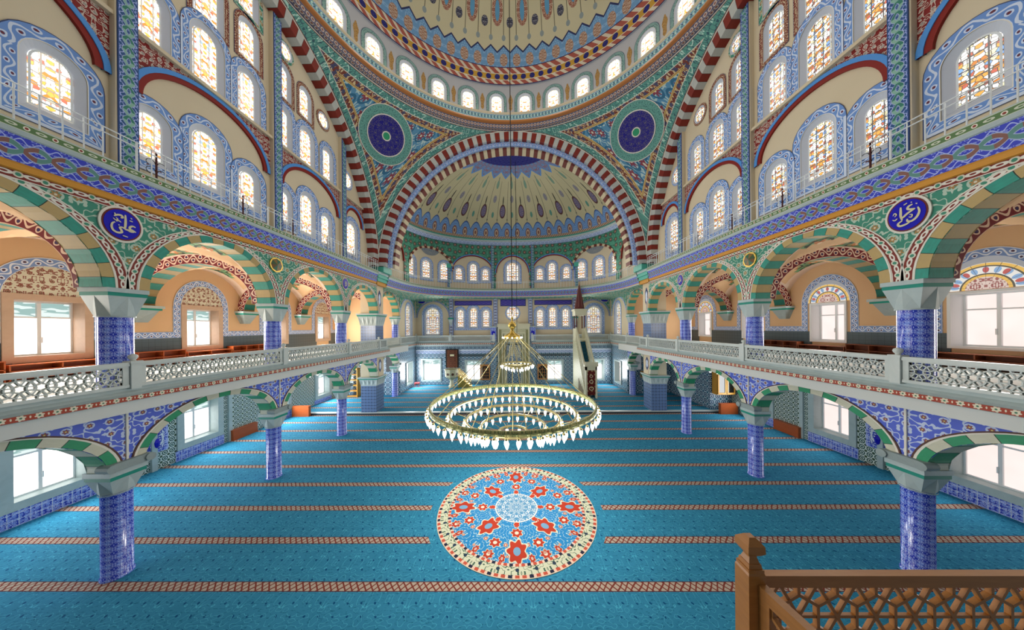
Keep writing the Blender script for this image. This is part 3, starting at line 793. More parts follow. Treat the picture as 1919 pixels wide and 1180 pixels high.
    struct('trim_%d' % (98 + sg), m, [teal_l, orange_m, stone], '%s stepped teal cornice block on the great pillar' % sd, 'cornice')

# ================================================================== apse, great arch, dome
def sep_path(a, b, p, n=72, yc=19.7, t0=0.0, t1=PI):
    P = []
    for i in range(n + 1):
        t = t0 + (t1 - t0) * i / n
        c, s_ = math.cos(t), math.sin(t)
        P.append((-a * math.copysign(abs(c) ** (2 / p), c), yc + b * abs(s_) ** (2 / p)))
    # resample by length
    P = np.array(P); d = np.r_[0, np.cumsum(np.hypot(*np.diff(P, axis=0).T))]
    q = np.linspace(0, d[-1], n + 1)
    return np.c_[np.interp(q, d, P[:, 0]), np.interp(q, d, P[:, 1])], q
PA, QA = sep_path(9.5, 7.75, 2.55, 96)
LA = QA[-1]
def chart_c(s, n, z):
    s = min(max(s, 0), LA); x = float(np.interp(s, QA, PA[:, 0])); y = float(np.interp(s, QA, PA[:, 1]))
    e = .15; s0, s1 = max(s - e, 0), min(s + e, LA)
    tx, ty = np.interp(s1, QA, PA[:, 0]) - np.interp(s0, QA, PA[:, 0]), np.interp(s1, QA, PA[:, 1]) - np.interp(s0, QA, PA[:, 1])
    l = math.hypot(tx, ty); return (x + ty / l * n, y - tx / l * n, z)
def s_of_dir(dx):      # path length where x = dx on the back part, or by signed fraction
    return float(np.interp(dx, PA[:, 0], QA))
mat_rim = mat('teal_script_rim', scroll('6aa598', '3f6e6e', k=3.5, n=5), .6)
scr_teal = mat('pale_teal_scroll', scroll('86a8a4', '4a6a74', k=4, n=4), .6)
pil_blue = mat('pale_blue_pilaster', wave('7f8fae', 'c8d0dc', '6a5a6a', .6, .44, '5a6a92'), .6)
ins_m = mat('blue_gold_inscription', scroll('261c96', '8a80c0', None, None, 4, .12, 5), .5)
# front arch of the apse
cf = chart_y(18.5)
m = MB()
archband(m, cf, 0, 10.3, 8.78, 8.78, .55, -.3, 0, 0, 0, 76)
archband(m, cf, 0, 10.3, 8.56, 8.56, .24, -.6, -.28, 1, 1, 60)
archband(m, cf, 0, 10.3, 8.40, 8.40, .17, -1.25, -.55, 2, 2, 76)
archband(m, cf, 0, 10.3, 9.33, 9.33, .05, -.1, .01, 3, 3, 72)
struct('trim_120', m, [gr_str, scr_lblue, gr_str2, line_w], 'great arch of red and grey blocks framing the apse', 'arch')
for sg in (-1, 1):
    m = MB(); m.box(*sorted((sg * 8.95, sg * 9.75)), 18.5, 19.75, 9.95, 10.35)
    struct('trim_%d' % (122 + sg), m, teal_l, '%s springing block where the great arches meet' % SIDE[sg], 'block')
# curved cornice ring of the apse
PC, QC = sep_path(9.35, 7.65, 2.6, 72)
path = pth([tuple(p) for p in PC])
m = MB(); sweep(m, path, [(-.55, 8.95, 4), (0, 9.08, 4), (.03, 9.15, 2), (.05, 9.2, 0), (.16, 9.66, 1), (.2, 9.74, 2), (.24, 9.8, 2), (.25, 9.93, 3), (.24, 9.95, 2), (-.7, 9.95, 2)])
struct('trim_125', m, [orange_m, blue_band, stone, dent_green, scr_green], 'curved cobalt and ochre cornice around the apse', 'cornice')
# curved fill between the square walls below and the round cornice
m = MB()
for i in range(72):
    Q = []
    for j in (i, i + 1):
        x, y = PC[j]; dx, dy = x, y - 19.7
        t = min(10.15 / max(abs(dx), 1e-6), 8.2 / max(dy, 1e-6)); Q.append((dx * t, 19.7 + dy * t))
    (x0, y0), (x1, y1) = PC[i], PC[i + 1]
    e = math.hypot(x0 - Q[0][0], y0 - Q[0][1])
    for k in range(4):
        f0, f1 = k / 4, (k + 1) / 4
        L = lambda A, B, f: (A[0] + (B[0] - A[0]) * f, A[1] + (B[1] - A[1]) * f, 8.75 + .35 * math.sqrt(f))
        P = [L(Q[0], (x0, y0), f0), L(Q[1], (x1, y1), f0), L(Q[1], (x1, y1), f1), L(Q[0], (x0, y0), f1)]
        if abs(x0) > 6.5 and e > .3: m.poly(P, [(p[0] * 1.0 + p[1] * .3, p[1] + p[2]) for p in P])
struct('ceiling_apse_corner', m, scr_green, 'green scrolled corner vaults under the curved apse cornice', 'vault')
# apse wall with lunettes and windows
def sx(x): return s_of_dir(x)
MID = LA / 2
H = []; cwin = []
WINX = [(-5.35, .62, 10.86, 12.0), (-3.98, .68, 10.8, 12.5), (-2.78, .62, 10.86, 12.0), (.0, 1.25, 10.8, 12.65), (2.78, .62, 10.86, 12.0), (3.98, .68, 10.8, 12.5), (5.35, .62, 10.86, 12.0)]
NMX = ['left group, outer', 'left group, tall middle', 'left group, inner', 'wide one on the axis', 'right group, inner', 'right group, tall middle', 'right group, outer']
nn = -.04
for (x, w_, a, b), nm in zip(WINX, NMX):
    H.append(window_arch(chart_c, sx(x), w_, a, b, glass_r, 'upper apse window under the half dome, %s' % nm, scr_lblue, .17, .13, nn, .08))
EXS = [2.2, 3.95, 5.75]
for sg in (-1, 1):
    for k, s in enumerate(EXS):
        s_ = s + 1.55 if sg < 0 else LA - s - 1.55
        H.append(window_arch(chart_c, s_, .78, 10.75, 12.35 , glass_r, '%s corner niche window of the upper apse, %s' % (SIDE[sg], ['next to the great arch', 'middle', 'next to the central bays'][k]), scr_lblue, .17, .13, nn, .08))
m = MB(); holed(m, chart_c, 0, LA, 9.9, 13.9, H, nn, 0, .35)
struct('wall_back_upper', m, plaster, 'cream curved upper apse wall pierced by stained windows', 'wall')
LUN = [(sx(-4.05), 2.1, 11.6, 1.75), (MID, 1.7, 11.6, 1.75), (sx(4.05), 2.1, 11.6, 1.75)]
EXL = [(5.85, 2.35, 11.7, 1.95), (LA - 5.85, 2.35, 11.7, 1.95)]
m = MB(); hh = [(s, a, 9.95, z, b) for s, a, z, b in LUN + EXL] + [(1.9, 1.0, 9.95, 11.7, 1.6), (LA - 1.9, 1.0, 9.95, 11.7, 1.6)]
holed(m, chart_c, .0, LA, 9.9, 14.75, hh, .04, 0, .35)
for s, a, z, b in LUN:
    archband(m, chart_c, s, z, a, b, .08, -.04, .09, 2, 2, 30); archband(m, chart_c, s, z, a - .08, b - .08, .08, -.04, .07, 1, 1, 30)
for s, a, z, b in EXL:
    archband(m, chart_c, s, z, a - .16, b - .16, .2, -.04, .09, 3, 3, 30)
    A = arc_pts(s, z + b - .16, .95, -.6, 20)
    m.poly([chart_c(p[0], -.02, p[1] - .02) for p in A], [(p[0] - s, p[1]) for p in A], 4)
for s in (1.9, LA - 1.9): archband(m, chart_c, s, 11.7, .9, 1.5, .1, -.04, .09, 1, 1, 24)
for s in (MID - 2.05, MID + 2.05): strip(m, chart_c, s - .14, s + .14, 9.9, 14.7, .04, .14, 5)
for s in (sx(-6.3), sx(6.3)): strip(m, chart_c, s - .14, s + .14, 9.9, 12.0, .04, .14, 5); strip(m, chart_c, s - .22, s + .22, 11.9, 12.3, .04, .2, 6)
struct('wall_back_spandrels', m, [mat('green_floral_spandrel', scroll('529a80', '316a56', '7c343c', 'd8c8a0', 1.8, .12, 5, 1.7, .22), .6), red_p, sky_p, gr_str2, mat('grey_scalloped_patch', scroll('8c8f8f', '6a7a8f', k=3), .6), pil_green, teal_l], 'green floral spandrels and painted arches over the apse windows', 'wall')
# ring under the half dome
PR, QR = sep_path(9.35, 7.6, 2.4, 72)
m = MB(); sweep(m, pth([tuple(p) for p in PR]), [(-.1, 14.4, 3), (.05, 14.5, 0), (.1, 14.7, 0), (.16, 14.74, 1), (.2, 14.86, 1), (.16, 14.9, 2), (.1, 15.02, 2), (-.1, 15.05, 2)])
struct('trim_130', m, [blue_dado, stone, teal_l, scr_green], 'pale moulded ring under the half dome', 'moulding')
# half dome
NHS = 28
def halfdome_fn(u, v):
    # u: string number along the ring, v: degrees of rise / 10
    x = frac(u) - .5; x2 = frac(u * .5) * 2 - 1.0; x3 = frac(u * .5 + .5) * 2 - 1.0
    c = mixc(noise(objc(), .5, 3.0), lin('cfc39c'), lin('bfb48e'))
    cs = sn(mn(v, 8.9) * (PI / 18) + PI / 2)
    sc_ = v * 0 + 1.0
    c = mixc((ab(x) < .02) * (v > 2.0) * (v < 5.9), c, lin('5a5648'))
    def oval(c, xx, v0, hv, hu, col, col2=None, pat=True):
        d = ln(xx / hu, (v - v0) / hv)
        cc = mixc(vines(u * 3, v * 3, 1.5, .15, 5), lin(col), lin(col2)) if col2 else lin(col)
        c = mixc(d < 1.0, c, cc)
        return mixc(ab(d - 1.0) < .14, c, lin('5a3434')) if pat else c
    c = oval(c, x2, 3.1, .62, .27, '5c5a86', 'a88a84'); c = oval(c, x2, 4.15, .42, .06, '4a4438', None, False)
    c = oval(c, x3, 4.3, .34, .2, '86808a', 'a09a9c', False); c = oval(c, x3, 2.75, .3, .12, '5f9484', None, False); c = oval(c, x3, 5.6, .38, .18, '7c9a84', None, False); c = oval(c, x, 2.25, .1, .06, '6c6a5c', None, False); c = oval(c, x3, 6.1, .2, .06, '6c7a6c', None, False)
    # scallops
    ed = 1.9 - ab(x) * ab(x) * 3.2
    b = mixc(vines(u * 4, v * 4, 1.0, .14, 5), lin('5f8cc4'), lin('9fb6dc'))
    b = mixc(ln(x / .22, (v - .75) / .55) < 1.0, b, lin('8c5a4a'))
    b = mixc(ab(ln(x / .22, (v - .75) / .55) - .55) < .15, b, lin('c8b49c'))
    c = mixc(v < ed, c, b); c = mixc(ab(v - ed) < .06, c, lin('33508c'))
    c = mixc(v < .35, c, mixc(frac(u * 6 + v * 3) < .5, lin('8c4f42'), lin('cbbfa4')))
    # star medallion at the crown
    st = 6.15 + tri(u * .5) * .6
    s2 = mixc(vines(u * 2, v * 3, 1.0, .16, 4), lin('6f92bf'), lin('a05a48'))
    c = mixc(v > st, c, s2); c = mixc(ab(v - st) < .07, c, lin('5a8fd0'))
    c = mixc(v > 7.2, c, mixc(vines(u * 1.5, v * 4, 1.0, .07, 5), lin('1a1a78'), lin('555a92'))); c = mixc(v > 8.1, c, lin('c8cfae'))
    return c
m = MB()
PD, QD = sep_path(1.0, 1.0, 2.4, 112, 0.0)
def hd(u, v):
    e = math.radians(v * 10); k = math.cos(e); px_ = float(np.interp(u, np.linspace(0, NHS, 113), PD[:, 0])); py_ = float(np.interp(u, np.linspace(0, NHS, 113), PD[:, 1]))
    return (9.3 * px_ * k, 19.7 + 7.55 * py_ * k, 15.0 + 4.55 * math.sin(e))
m.grid(hd, list(np.linspace(0, NHS, 113)), list(np.linspace(0, 9, 37)), lambda u, v: (u, v))
struct('ceiling_half_dome', m, mat('half_dome_painting', halfdome_fn, .7), 'cream half dome painted with radiating lamp motifs and a dark crown medallion', 'ceiling', True)
# pendentives
def pend_fn(u, v):
    P = sep(objc()); ax = ab(P[0])
    e1 = 9.3 - ax; e2 = 18.5 - P[1]; e3 = 19.6 - P[2]
    e = mn(mn(e1, e2), e3) * 1.75
    U_ = ax * 1.0 + P[2] * .6; V_ = P[1] - P[2] * .4
    c = mixc(vines(U_, V_, 1.6, .14, 6), lin('5a92b4'), lin('b8d0cc'))
    f = flower(U_, V_, 1.7, .26, 8, .5); c = mixc(f[0], c, lin('8a3a4a')); c = mixc(f[1], c, lin('d8d0b8')); c = mixc(ab(f[2] - .4) < .06, c, lin('2f6a8c'))
    g = mixc(vines(U_, V_, 2.6, .16, 6), lin('7a3a2c'), lin('d4bf94')); g2 = flower(U_, V_, 3.6, .3, 6, .2)
    g = mixc(g2[0], g, lin('4a4a6a'))
    c = mixc(e < 1.02, c, lin('d9b468')); c = mixc(e < .95, c, lin('54524a')); c = mixc(e < .92, c, lin('d9b468')); c = mixc(e < .87, c, g)
    c = mixc(e < .55, c, lin('d9d4c4'))
    t = mixc(vines(U_, V_, 4.2, .15, 5), lin('5f9e90'), lin('3a606a')); t = mixc(vines(U_ + 3, V_, 2.2, .07, 4), t, lin('bfe0d0'))
    c = mixc(e < .5, c, t); c = mixc(e < .1, c, lin('6a2424')); return mixc(e < .06, c, lin('d9d4c4'))
pend_m = mat('pendentive_painting', pend_fn, .6)
for sg in (-1, 1):
    m = MB()
    zs_ = list(np.linspace(10.32, 19.6, 46)); al = list(np.linspace(0, 1, 33))
    def pf(a, z):
        rho = math.sqrt(13.152 ** 2 - (z - 10.3) ** 2); q = math.acos(min(1, 9.3 / rho)); t = q + (PI / 2 - 2 * q) * a
        return (sg * rho * math.sin(t), 9.2 + rho * math.cos(t), z)
    m.grid(pf, al, zs_, lambda a, z: (a, z))
    struct('ceiling_pendentive_%s' % SIDE[sg], m, pend_m, '%s curved pendentive, blue floral field with teal and gold borders' % SIDE[sg], 'pendentive', True)
    # script medallion on the pendentive
    cdir = Vector((sg * 7.756, 7.34, 7.68)).normalized(); C0 = Vector((0, 9.2, 10.3))
    e1 = cdir.cross(Vector((0, 0, 1))).normalized(); e2 = e1.cross(cdir)
    def cap(m, r0, r1, Rs, mi=0, n=40, kr=4):
        rs = list(np.linspace(r0, r1, kr))
        def f(a, r):
            p = C0 + (cdir * math.cos(r / 13.15) + (e1 * math.cos(a) + e2 * math.sin(a)) * math.sin(r / 13.15)) * Rs
            return tuple(p)
        m.grid(f, [2 * PI * i / n for i in range(n + 1)], rs, lambda a, r: (a * 1.25, r), mi)
    ctr = tuple(C0 + cdir * 13.1)
    root = thing('pendentive_medallion', 'round navy script medallion with a green centre on the %s pendentive' % SIDE[sg], 'medallion', ctr, 'medallions painted on the pendentives')
    for nm, r0, r1, mt_, Rr in (('rim', 1.12, 1.56, mat_rim, 13.12), ('script_field', .26, 1.06, navy_dk, 13.11), ('centre', .001, .2, mat('jade_centre', '2f9a6c') if 'jade_centre' not in MATS else MATS['jade_centre'], 13.1), ):
        mm = MB(ctr); cap(mm, r0, r1, Rr); ob(nm, mm, mt_, root, True)
    mm = MB(ctr); cap(mm, 1.06, 1.12, 13.09); cap(mm, .2, .26, 13.09); cap(mm, 1.56, 1.6, 13.1); ob('white_outline', mm, line_w, root, True)
# ring cornice, drum, dome
m = MB()
RP = [(9.3, 19.6, 0), (9.12, 19.62, 0), (9.05, 19.88, 0), (8.95, 19.92, 1), (8.9, 19.97, 1), (8.93, 20.08, 1), (8.98, 20.14, 2), (9.0, 20.5, 2), (8.96, 20.54, 3), (8.94, 20.62, 3), (9.25, 20.64, 3)]
def lsweep(m, prof, n=120, uscale=1.0):
    path = [(-r_ * math.cos(t), 9.2 + r_ * math.sin(t), math.cos(t), -math.sin(t)) for r_, t in [(9.3, -.5 * PI + 2 * PI * i / n) for i in range(n + 1)]]
    sweep(m, path, [(9.3 - r, z, mi) for r, z, mi in prof])
lsweep(m, RP)
purple = mat('purple_chequer_band', chain('4a4a72', 'c8b8a8', '8a5a52', .22, .28, '8a8074'), .6)
cop = mat('copper_moulding', 'b0703a', .5)
teal_band = mat('teal_meander_band', wave('4f9c8c', '2f5a6c', 'b8d8c8', .45, .36, 'd8d4c4'), .6)
struct('trim_140', m, [purple, cop, teal_band, plaster], 'ring cornice at the foot of the dome, teal band over copper moulding', 'cornice')
def chart_d(s, n, z):      # s = angle * 9.25 measured from straight ahead
    a = s / 9.25; r = 9.25 - n; return (r * math.sin(a), 9.2 + r * math.cos(a), z)
H = []
NW = 30
for k in range(-8, 8):
    a = (k + .5) * 2 * PI / NW
    side_ = 'left' if a < 0 else 'right'
    i = k if k >= 0 else -k - 1
    H.append(window_arch(chart_d, a * 9.25, .78, 20.78, 22.02, glass_d, 'arched window in the drum under the dome, number %d to the %s of the centre line' % (i + 1, side_), scr_teal, .2, .1, 0, .08))
Hall = H + [hole_of((k + .5) * 2 * PI / NW * 9.25, .78, 20.78, 22.05, .1) for k in range(8, 22)]
m = MB(); holed(m, chart_d, -8 * 2 * PI / NW * 9.25, 22 * 2 * PI / NW * 9.25, 20.6, 22.66, H, 0, 0, .5)
for k in range(-8, 9):
    a = k * 2 * PI / NW * 9.25
    P = [(a + .13 * math.sin(t) * (1 + .25 * math.cos(5 * t)), 21.5 + .55 * math.cos(t)) for t in np.linspace(0, 2 * PI, 25)[:-1]]
    m.poly([chart_d(p[0], .01, p[1]) for p in P], P, 1)
struct('wall_drum', m, [mat('pale_grey_plaster', 'b9b9be', .8), mat('gold_leaf_spray', scroll('b8925a', '8c6434', None, None, 5, .15, 5), .6)], 'pale drum wall with gold leaf sprays between its windows', 'wall')
def dome_fn(u, v):
    # u: number of the motif (64 around), v: degrees above the springing / 10
    x = frac(u) - .5; xa = frac(u * .5) * 2 - 1.0; xb = frac(u * .5 + .5) * 2 - 1.0
    c = mixc(noise(objc(), .5, 3.0), lin('d2caaa'), lin('c4bb9a'))
    c = mixc((ab(x) < .025) * (v > 1.7), c, lin('5a5648'))
    def oval(c, xx, v0, hv, hu, col, col2=None):
        d = ln(xx / hu, (v - v0) / hv)
        cc = mixc(vines(u * 2, v * 4, 1.5, .15, 5), lin(col), lin(col2)) if col2 else lin(col)
        return mixc(d < 1.0, c, cc)
    c = oval(c, x, 1.8, .1, .15, '8f9a9c'); c = oval(c, xa, 2.65, .48, .44, '9a6452', 'c8b09c'); c = oval(c, xa, 2.65, .32, .18, '5f9cc4'); c = oval(c, xb, 2.3, .17, .26, '3c3c52', '8a8a92')
    ed = 1.3 + (ab(x) * -2 + 1.0) * .24
    b = mixc(vines(u * 2, v * 4, 1.0, .12, 4), lin('6f9cc8'), lin('8fb4d8'))
    b = mixc(ln(x / .3, (v - 1.02) / .24) < 1.0, b, mixc(vines(u * 6, v * 9, 1.0, .2, 5), lin('9a6a52'), lin('d0bfae')))
    c = mixc(v < ed, c, b); c = mixc(ab(v - ed) < .035, c, lin('2c3260'))
    rw = mixc(ab(frac(u * 1.5 + v * 3) - .5) < .2, lin('a8574a'), lin('d8ccb8'))
    c = mixc(v < .74, c, rw)
    y = (v - .352) / .11; xd = (frac(u * 1.5) - .5) / .3
    dt = mixc(ln(xd, y) < 1.0, lin('c69a3c'), mixc(vines(u * 4, v * 9, 1.0, .1, 5), lin('18186e'), lin('4a5090')))
    c = mixc((v < .48) * (v > .225), c, dt)
    c = mixc(mn(ab(v - .48), ab(v - .225)) < .012, c, lin('e0dccc')); c = mixc(ab(v - .74) < .015, c, lin('34285a')); return mixc(v < .04, c, lin('34285a'))
m = MB()
m.grid(lambda u, v: (9.15 * math.cos(math.radians(v * 10)) * math.sin(u * 2 * PI / 64), 9.2 + 9.15 * math.cos(math.radians(v * 10)) * math.cos(u * 2 * PI / 64), 22.64 + 8.9 * math.sin(math.radians(v * 10))),
       list(np.linspace(0, 64, 129)), list(np.linspace(0, 9, 41)), lambda u, v: (u, v + .0))
struct('ceiling_dome', m, mat('dome_painting', dome_fn, .7), 'great cream dome painted with zigzag blue edging and hanging lamp motifs', 'ceiling', True)

# ================================================================== back wall
cb = chart_y(YW)
H = []
for (x, w_, a, b), nm in zip(BACK_LOW_WIN, ('left corner', 'left of the prayer niche', 'right of the prayer niche', 'behind the pulpit stairs')):
    H.append(window_rect(cb, x, w_, a, b, day_l, day_t, 'low back-wall window, %s, pale frame' % nm, marb_fb, .16, .35, 0, .22))
m = MB(); holed(m, cb, -10.2, 10.2, 0, 4.2, H)
strip(m, cb, -10.1, -1.9, 3.35, 3.75, 0, .03, 1); strip(m, cb, 1.95, 10.1, 3.35, 3.75, 0, .03, 1)
strip(m, cb, -6.4, -1.9, 3.02, 3.25, 0, .03, 2); strip(m, cb, 1.95, 5.9, 3.02, 3.25, 0, .03, 2)
struct('wall_back_lower', m, [wall_tile, blue_dado, dark_tile], 'lower back wall of pale blue hexagon tiles', 'wall')
cb2 = chart_y(27.9)
H = []
for sg in (-1, 1):
    H.append(window_arch(cb2, sg * 8.45, 1.4, 5.35, 8.1, glass_f, '%s large filigree window in the back wall above the balcony' % SIDE[sg], scr_lblue, .3, .1, dep=.15))
    for x, w_, a, b, nm in ((5.52, .62, 6.1, 7.9, 'outer'), (4.15, .68, 6.1, 8.1, 'tall middle'), (2.84, .62, 6.1, 7.85, 'inner')):
        H.append(window_arch(cb2, sg * x, w_, a, b, glass_r, '%s stained window of the trio %s the prayer niche, on the middle storey' % (nm, 'left of' if sg < 0 else 'right of'), scr_lblue, .22, .13, 0, .2))
(window_round(cb2, -.02, 7.5, .62, glass_r, 'round stained window above the prayer niche', scr_lblue))
m = MB(); holed(m, cb2, -10.2, 10.2, 4.4, 9.3, H, 0, 0)
for sg in (-1, 1):
    for x in (6.45, 1.82): strip(m, cb2, sg * x - .22, sg * x + .22, 4.5, 9.2, 0, .12, 1)
    archband(m, cb2, sg * 8.35, 7.1, 1.65, 1.65, .12, 0, .05, 1, 1, 24)
    A = arc_pts(sg * 8.35, 7.1, 1.77, 1.77, 24)
    for i in range(24):
        p, q = A[i], A[i + 1]; m.poly([cb2(p[0], .03, p[1]), cb2(q[0], .03, q[1]), cb2(q[0], .03, 9.2), cb2(p[0], .03, 9.2)], [(p[0], p[1]), (q[0], q[1]), (q[0], 9.2), (p[0], 9.2)], 2)
    strip(m, cb2, sg * 8.35 - 1.8, sg * 8.35 + 1.8, 8.86, 9.2, .03, .04, 2)
struct('wall_back_middle', m, [plaster, pil_blue, scr_green], 'cream middle storey of the back wall with blue pilasters', 'wall')
m = MB(); strip(m, chart_y(27.9), -10.1, 10.1, 4.3, 4.5, 0, .35, 0); struct('floor_balcony', m, stone, 'narrow balcony ledge along the back wall', 'floor')
for sg in (-1, 1):
    mm = MB((sg * 6.45, 27.7, 6.3)); mm.box(sg * 6.45 - .26, sg * 6.45 + .26, 27.5, 27.9, 6.9, 7.05, 1)
    for (h0, h1) in ((.08, .22),): mm.grid(lambda a, z: (sg * 6.45 + (.1 + .14 * (z - 6.3) / .6) * a, 27.78 - (.08 + .18 * (z - 6.3) / .6), z), [-1, 1], [6.3, 6.6, 6.9], None, 0)
    mm.box(sg * 6.45 - .12, sg * 6.45 + .12, 27.62, 27.9, 6.3, 6.9, 0)
    ob('bracket_capital', mm, [stone, teal_p], None, False, '%s small capital on the back-wall pilaster next to the window trio' % SIDE[sg], 'capital')
# inscription panels
for x0, x1, z0, z1, nm in ((-6.1, -2.2, 8.32, 8.82, 'long blue inscription panel left of the centre'), (-1.3, 1.35, 8.22, 8.95, 'tall blue inscription panel over the round window'), (2.25, 6.15, 8.32, 8.82, 'long blue inscription panel right of the centre')):
    c_ = ((x0 + x1) / 2, 27.87, z0)
    root = thing('inscription_panel', nm + ', on the back wall', 'inscription', c_, 'inscription panels on the back wall')
    mm = MB(c_); strip(mm, cb2, x0, x1, z0, z1, .0, .05); ob('frame', mm, mat_dark, root)
    mm = MB(c_); strip(mm, cb2, x0 + .06, x1 - .06, z0 + .06, z1 - .06, .05, .06); ob('panel', mm, ins_m, root)

# ================================================================== columns
def tri_cap(m, r, h, z0, z1, n=8, half=None, mi=0):
    """capital of folded triangles: round or square foot to a square head"""
    hx = h if not isinstance(h, tuple) else h[0]; hy = h if not isinstance(h, tuple) else h[1]
    if half:     # square foot
        fx, fy = half; K = 4
        foot = []; head = []
        for (ax, ay, bx, by) in ((-1, -1, 1, -1), (1, -1, 1, 1), (1, 1, -1, 1), (-1, 1, -1, -1)):
            for k in range(K): t = k / K; foot.append(((ax + (bx - ax) * t) * fx, (ay + (by - ay) * t) * fy)); head.append(((ax + (bx - ax) * t) * hx, (ay + (by - ay) * t) * hy))
    else:
        foot = [(r * math.cos(PI / 4 * k - 3 * PI / 4), r * math.sin(PI / 4 * k - 3 * PI / 4)) for k in range(8)]
        head = [(-hx, -hy), (0, -hy), (hx, -hy), (hx, 0), (hx, hy), (0, hy), (-hx, hy), (-hx, 0)]
    N = len(foot)
    for i in range(N):
        j = (i + 1) % N
        f0, f1 = foot[i] + (z0,), foot[j] + (z0,); h0, h1 = head[i] + (z1,), head[j] + (z1,)
        mid = tuple((f0[k] + f1[k] + h0[k] + h1[k]) / 4 * (.93 if k < 2 else 1) for k in range(3))
        for a, b in ((f0, f1), (f1, h1), (h1, h0), (h0, f0)): m.poly([a, b, mid], None, mi)
def column(z0, zt, zc, za, r, hw, label, group, loc):
    root = thing('column', label, 'column', loc, group, 'thing')
    b = z0
    m = MB(); m.lathe([(r + .02, 0), (r + .02, .05), (r, .06), (r, zt - b)], n=32); ob('shaft', m, col_tile, root, True)
    m = MB(); tri_cap(m, r + .03, hw * .93, zt - b, zc - b); m.lathe([(r + .03, zt - b - .03), (r + .035, zt - b)], n=32); ob('capital', m, stone, root)
    h = (za - zc)
    m = MB(); m.box(-hw * .95, hw * .95, -hw * .95, hw * .95, zc - b, zc - b + h * .45, 1); m.box(-hw, hw, -hw, hw, zc - b + h * .45, za - b, 0); ob('abacus', m, [stone, teal_p], root)
    return root
PL = {6.5: 'nearest', 10.8: 'second nearest', 15.1: 'third'}
for sg in (-1, 1):
    sd = SIDE[sg]
    for k, y in enumerate((6.5, 10.8, 15.1)):
        lo = '%s lower blue-tiled column, %s one, standing on the carpet' % (sd, PL[y]); hi = '%s upper blue-tiled column, %s one, behind the gallery balustrade' % (sd, PL[y])
        if sg == -1 and k == 0:
            cl0 = column(0, 2.08, 2.44, 2.64, .24, .33, lo, 'tiled columns carrying the gallery', (-9.75, 6.5, 0))
            m = MB(); m.box(.0, .34, -.3, .3, 2.64, 2.66); m.box(.12, .38, -.33, .33, 2.66, 2.84, 0); m.lathe([(.001, 2.7), (.1, 2.7)], n=8); 
            for s_ in (-1, 1): m.tube([(.25, s_ * .33, 2.75), (.25, s_ * .36, 2.75)], .11, 12)
            for s_ in (-1, 1): m.tube([(.12, s_ * .33, 2.75), (.42, s_ * .33, 2.75)], .1, 10)
            cons = ob('console', m, grey_st, cl0)
            cu0 = column(4.5, 6.36, 6.84, 7.03, .27, .36, hi, 'tiled columns on the gallery', (-9.75, 6.5, 4.5))
        else:
            c = dup(cl0, (sg * 9.75, y, 0), None, lo); 
            if sg > 0: c.rotation_euler.z = PI
            dup(cu0, (sg * 9.75, y, 4.5), None, hi)
    dup(cu0, (sg * 10.37, 23.4, 4.5), None, '%s small upper column at the entrance of the apse' % sd)
    c = dup(cl0, (sg * 10.25, 23.0, .15), None, '%s lower half column with capital beyond the great pillar' % sd)
    # great pillar
    root = thing('pillar', '%s great square pillar with grey-blue tiles and painted panels' % sd, 'pillar', (sg * 10.1, 19.1, .15), 'great pillars at the platform edge', 'thing')
    o = (0, 0, .15); X0, X1, Y0, Y1 = -.53, .53, -.55, .55
    m = MB(o); m.box(X0, X1, Y0, Y1, .15, 2.0); ob('lower_shaft', m, pil_tile, root)
    m = MB(o); tri_cap(m, 0, (.62, .64), 2.0, 2.45, half=(.54, .56)); ob('lower_capital', m, stone, root)
    m = MB(o); m.box(-.66, .66, -.68, .68, 2.45, 2.53, 1); m.box(-.7, .7, -.72, .72, 2.53, 2.6, 0); ob('lower_abacus', m, [stone, teal_p], root)
    m = MB(o); m.box(X0, X1, Y0, Y1, 2.6, 4.1); ob('lower_panel', m, plaster, root)
    m = MB(o); m.box(X0, X1, Y0, Y1, 4.5, 6.2); ob('upper_shaft', m, pil_tile, root)
    m = MB(o); tri_cap(m, 0, (.66, .68), 6.2, 6.85, half=(.54, .56)); ob('upper_capital', m, stone, root)
    m = MB(o); m.box(-.7, .7, -.72, .72, 6.85, 6.95, 1); m.box(-.74, .74, -.76, .76, 6.95, 7.05, 0); ob('upper_abacus', m, [stone, teal_p], root)
    m = MB(o); m.box(X0, X1, Y0, Y1, 7.05, 9.1); ob('upper_panel', m, plaster, root)
    e = .54
    for z0_, z1_, nm_ in ((2.7, 4.0, 'lower_ornament'), (7.2, 9.0, 'upper_ornament')):
        m = MB(o)
        for P in ([(-sg * e, -.45, z0_), (-sg * e, .45, z0_), (-sg * e, .45, z1_), (-sg * e, -.45, z1_)],):
            m.poly(P, [(p[1], p[2]) for p in P], 2)
            z_c = (z0_ + z1_) / 2; h_ = (z1_ - z0_) * .36
            Q = [(-sg * (e + .006), .2 * math.sin(t) * (1 + .2 * math.cos(6 * t)), z_c + h_ * math.cos(t)) for t in np.linspace(0, 2 * PI, 21)[:-1]]
            m.poly(Q, [(q[1], q[2]) for q in Q], 0)
            Q = [(q[0] - sg * .006, q[1] * .6, z_c + (q[2] - z_c) * .6) for q in Q]; m.poly(Q, [(q[1], q[2]) for q in Q], 1)
        ob(nm_, m, [mat_dark, scr_lblue, plaster], root)

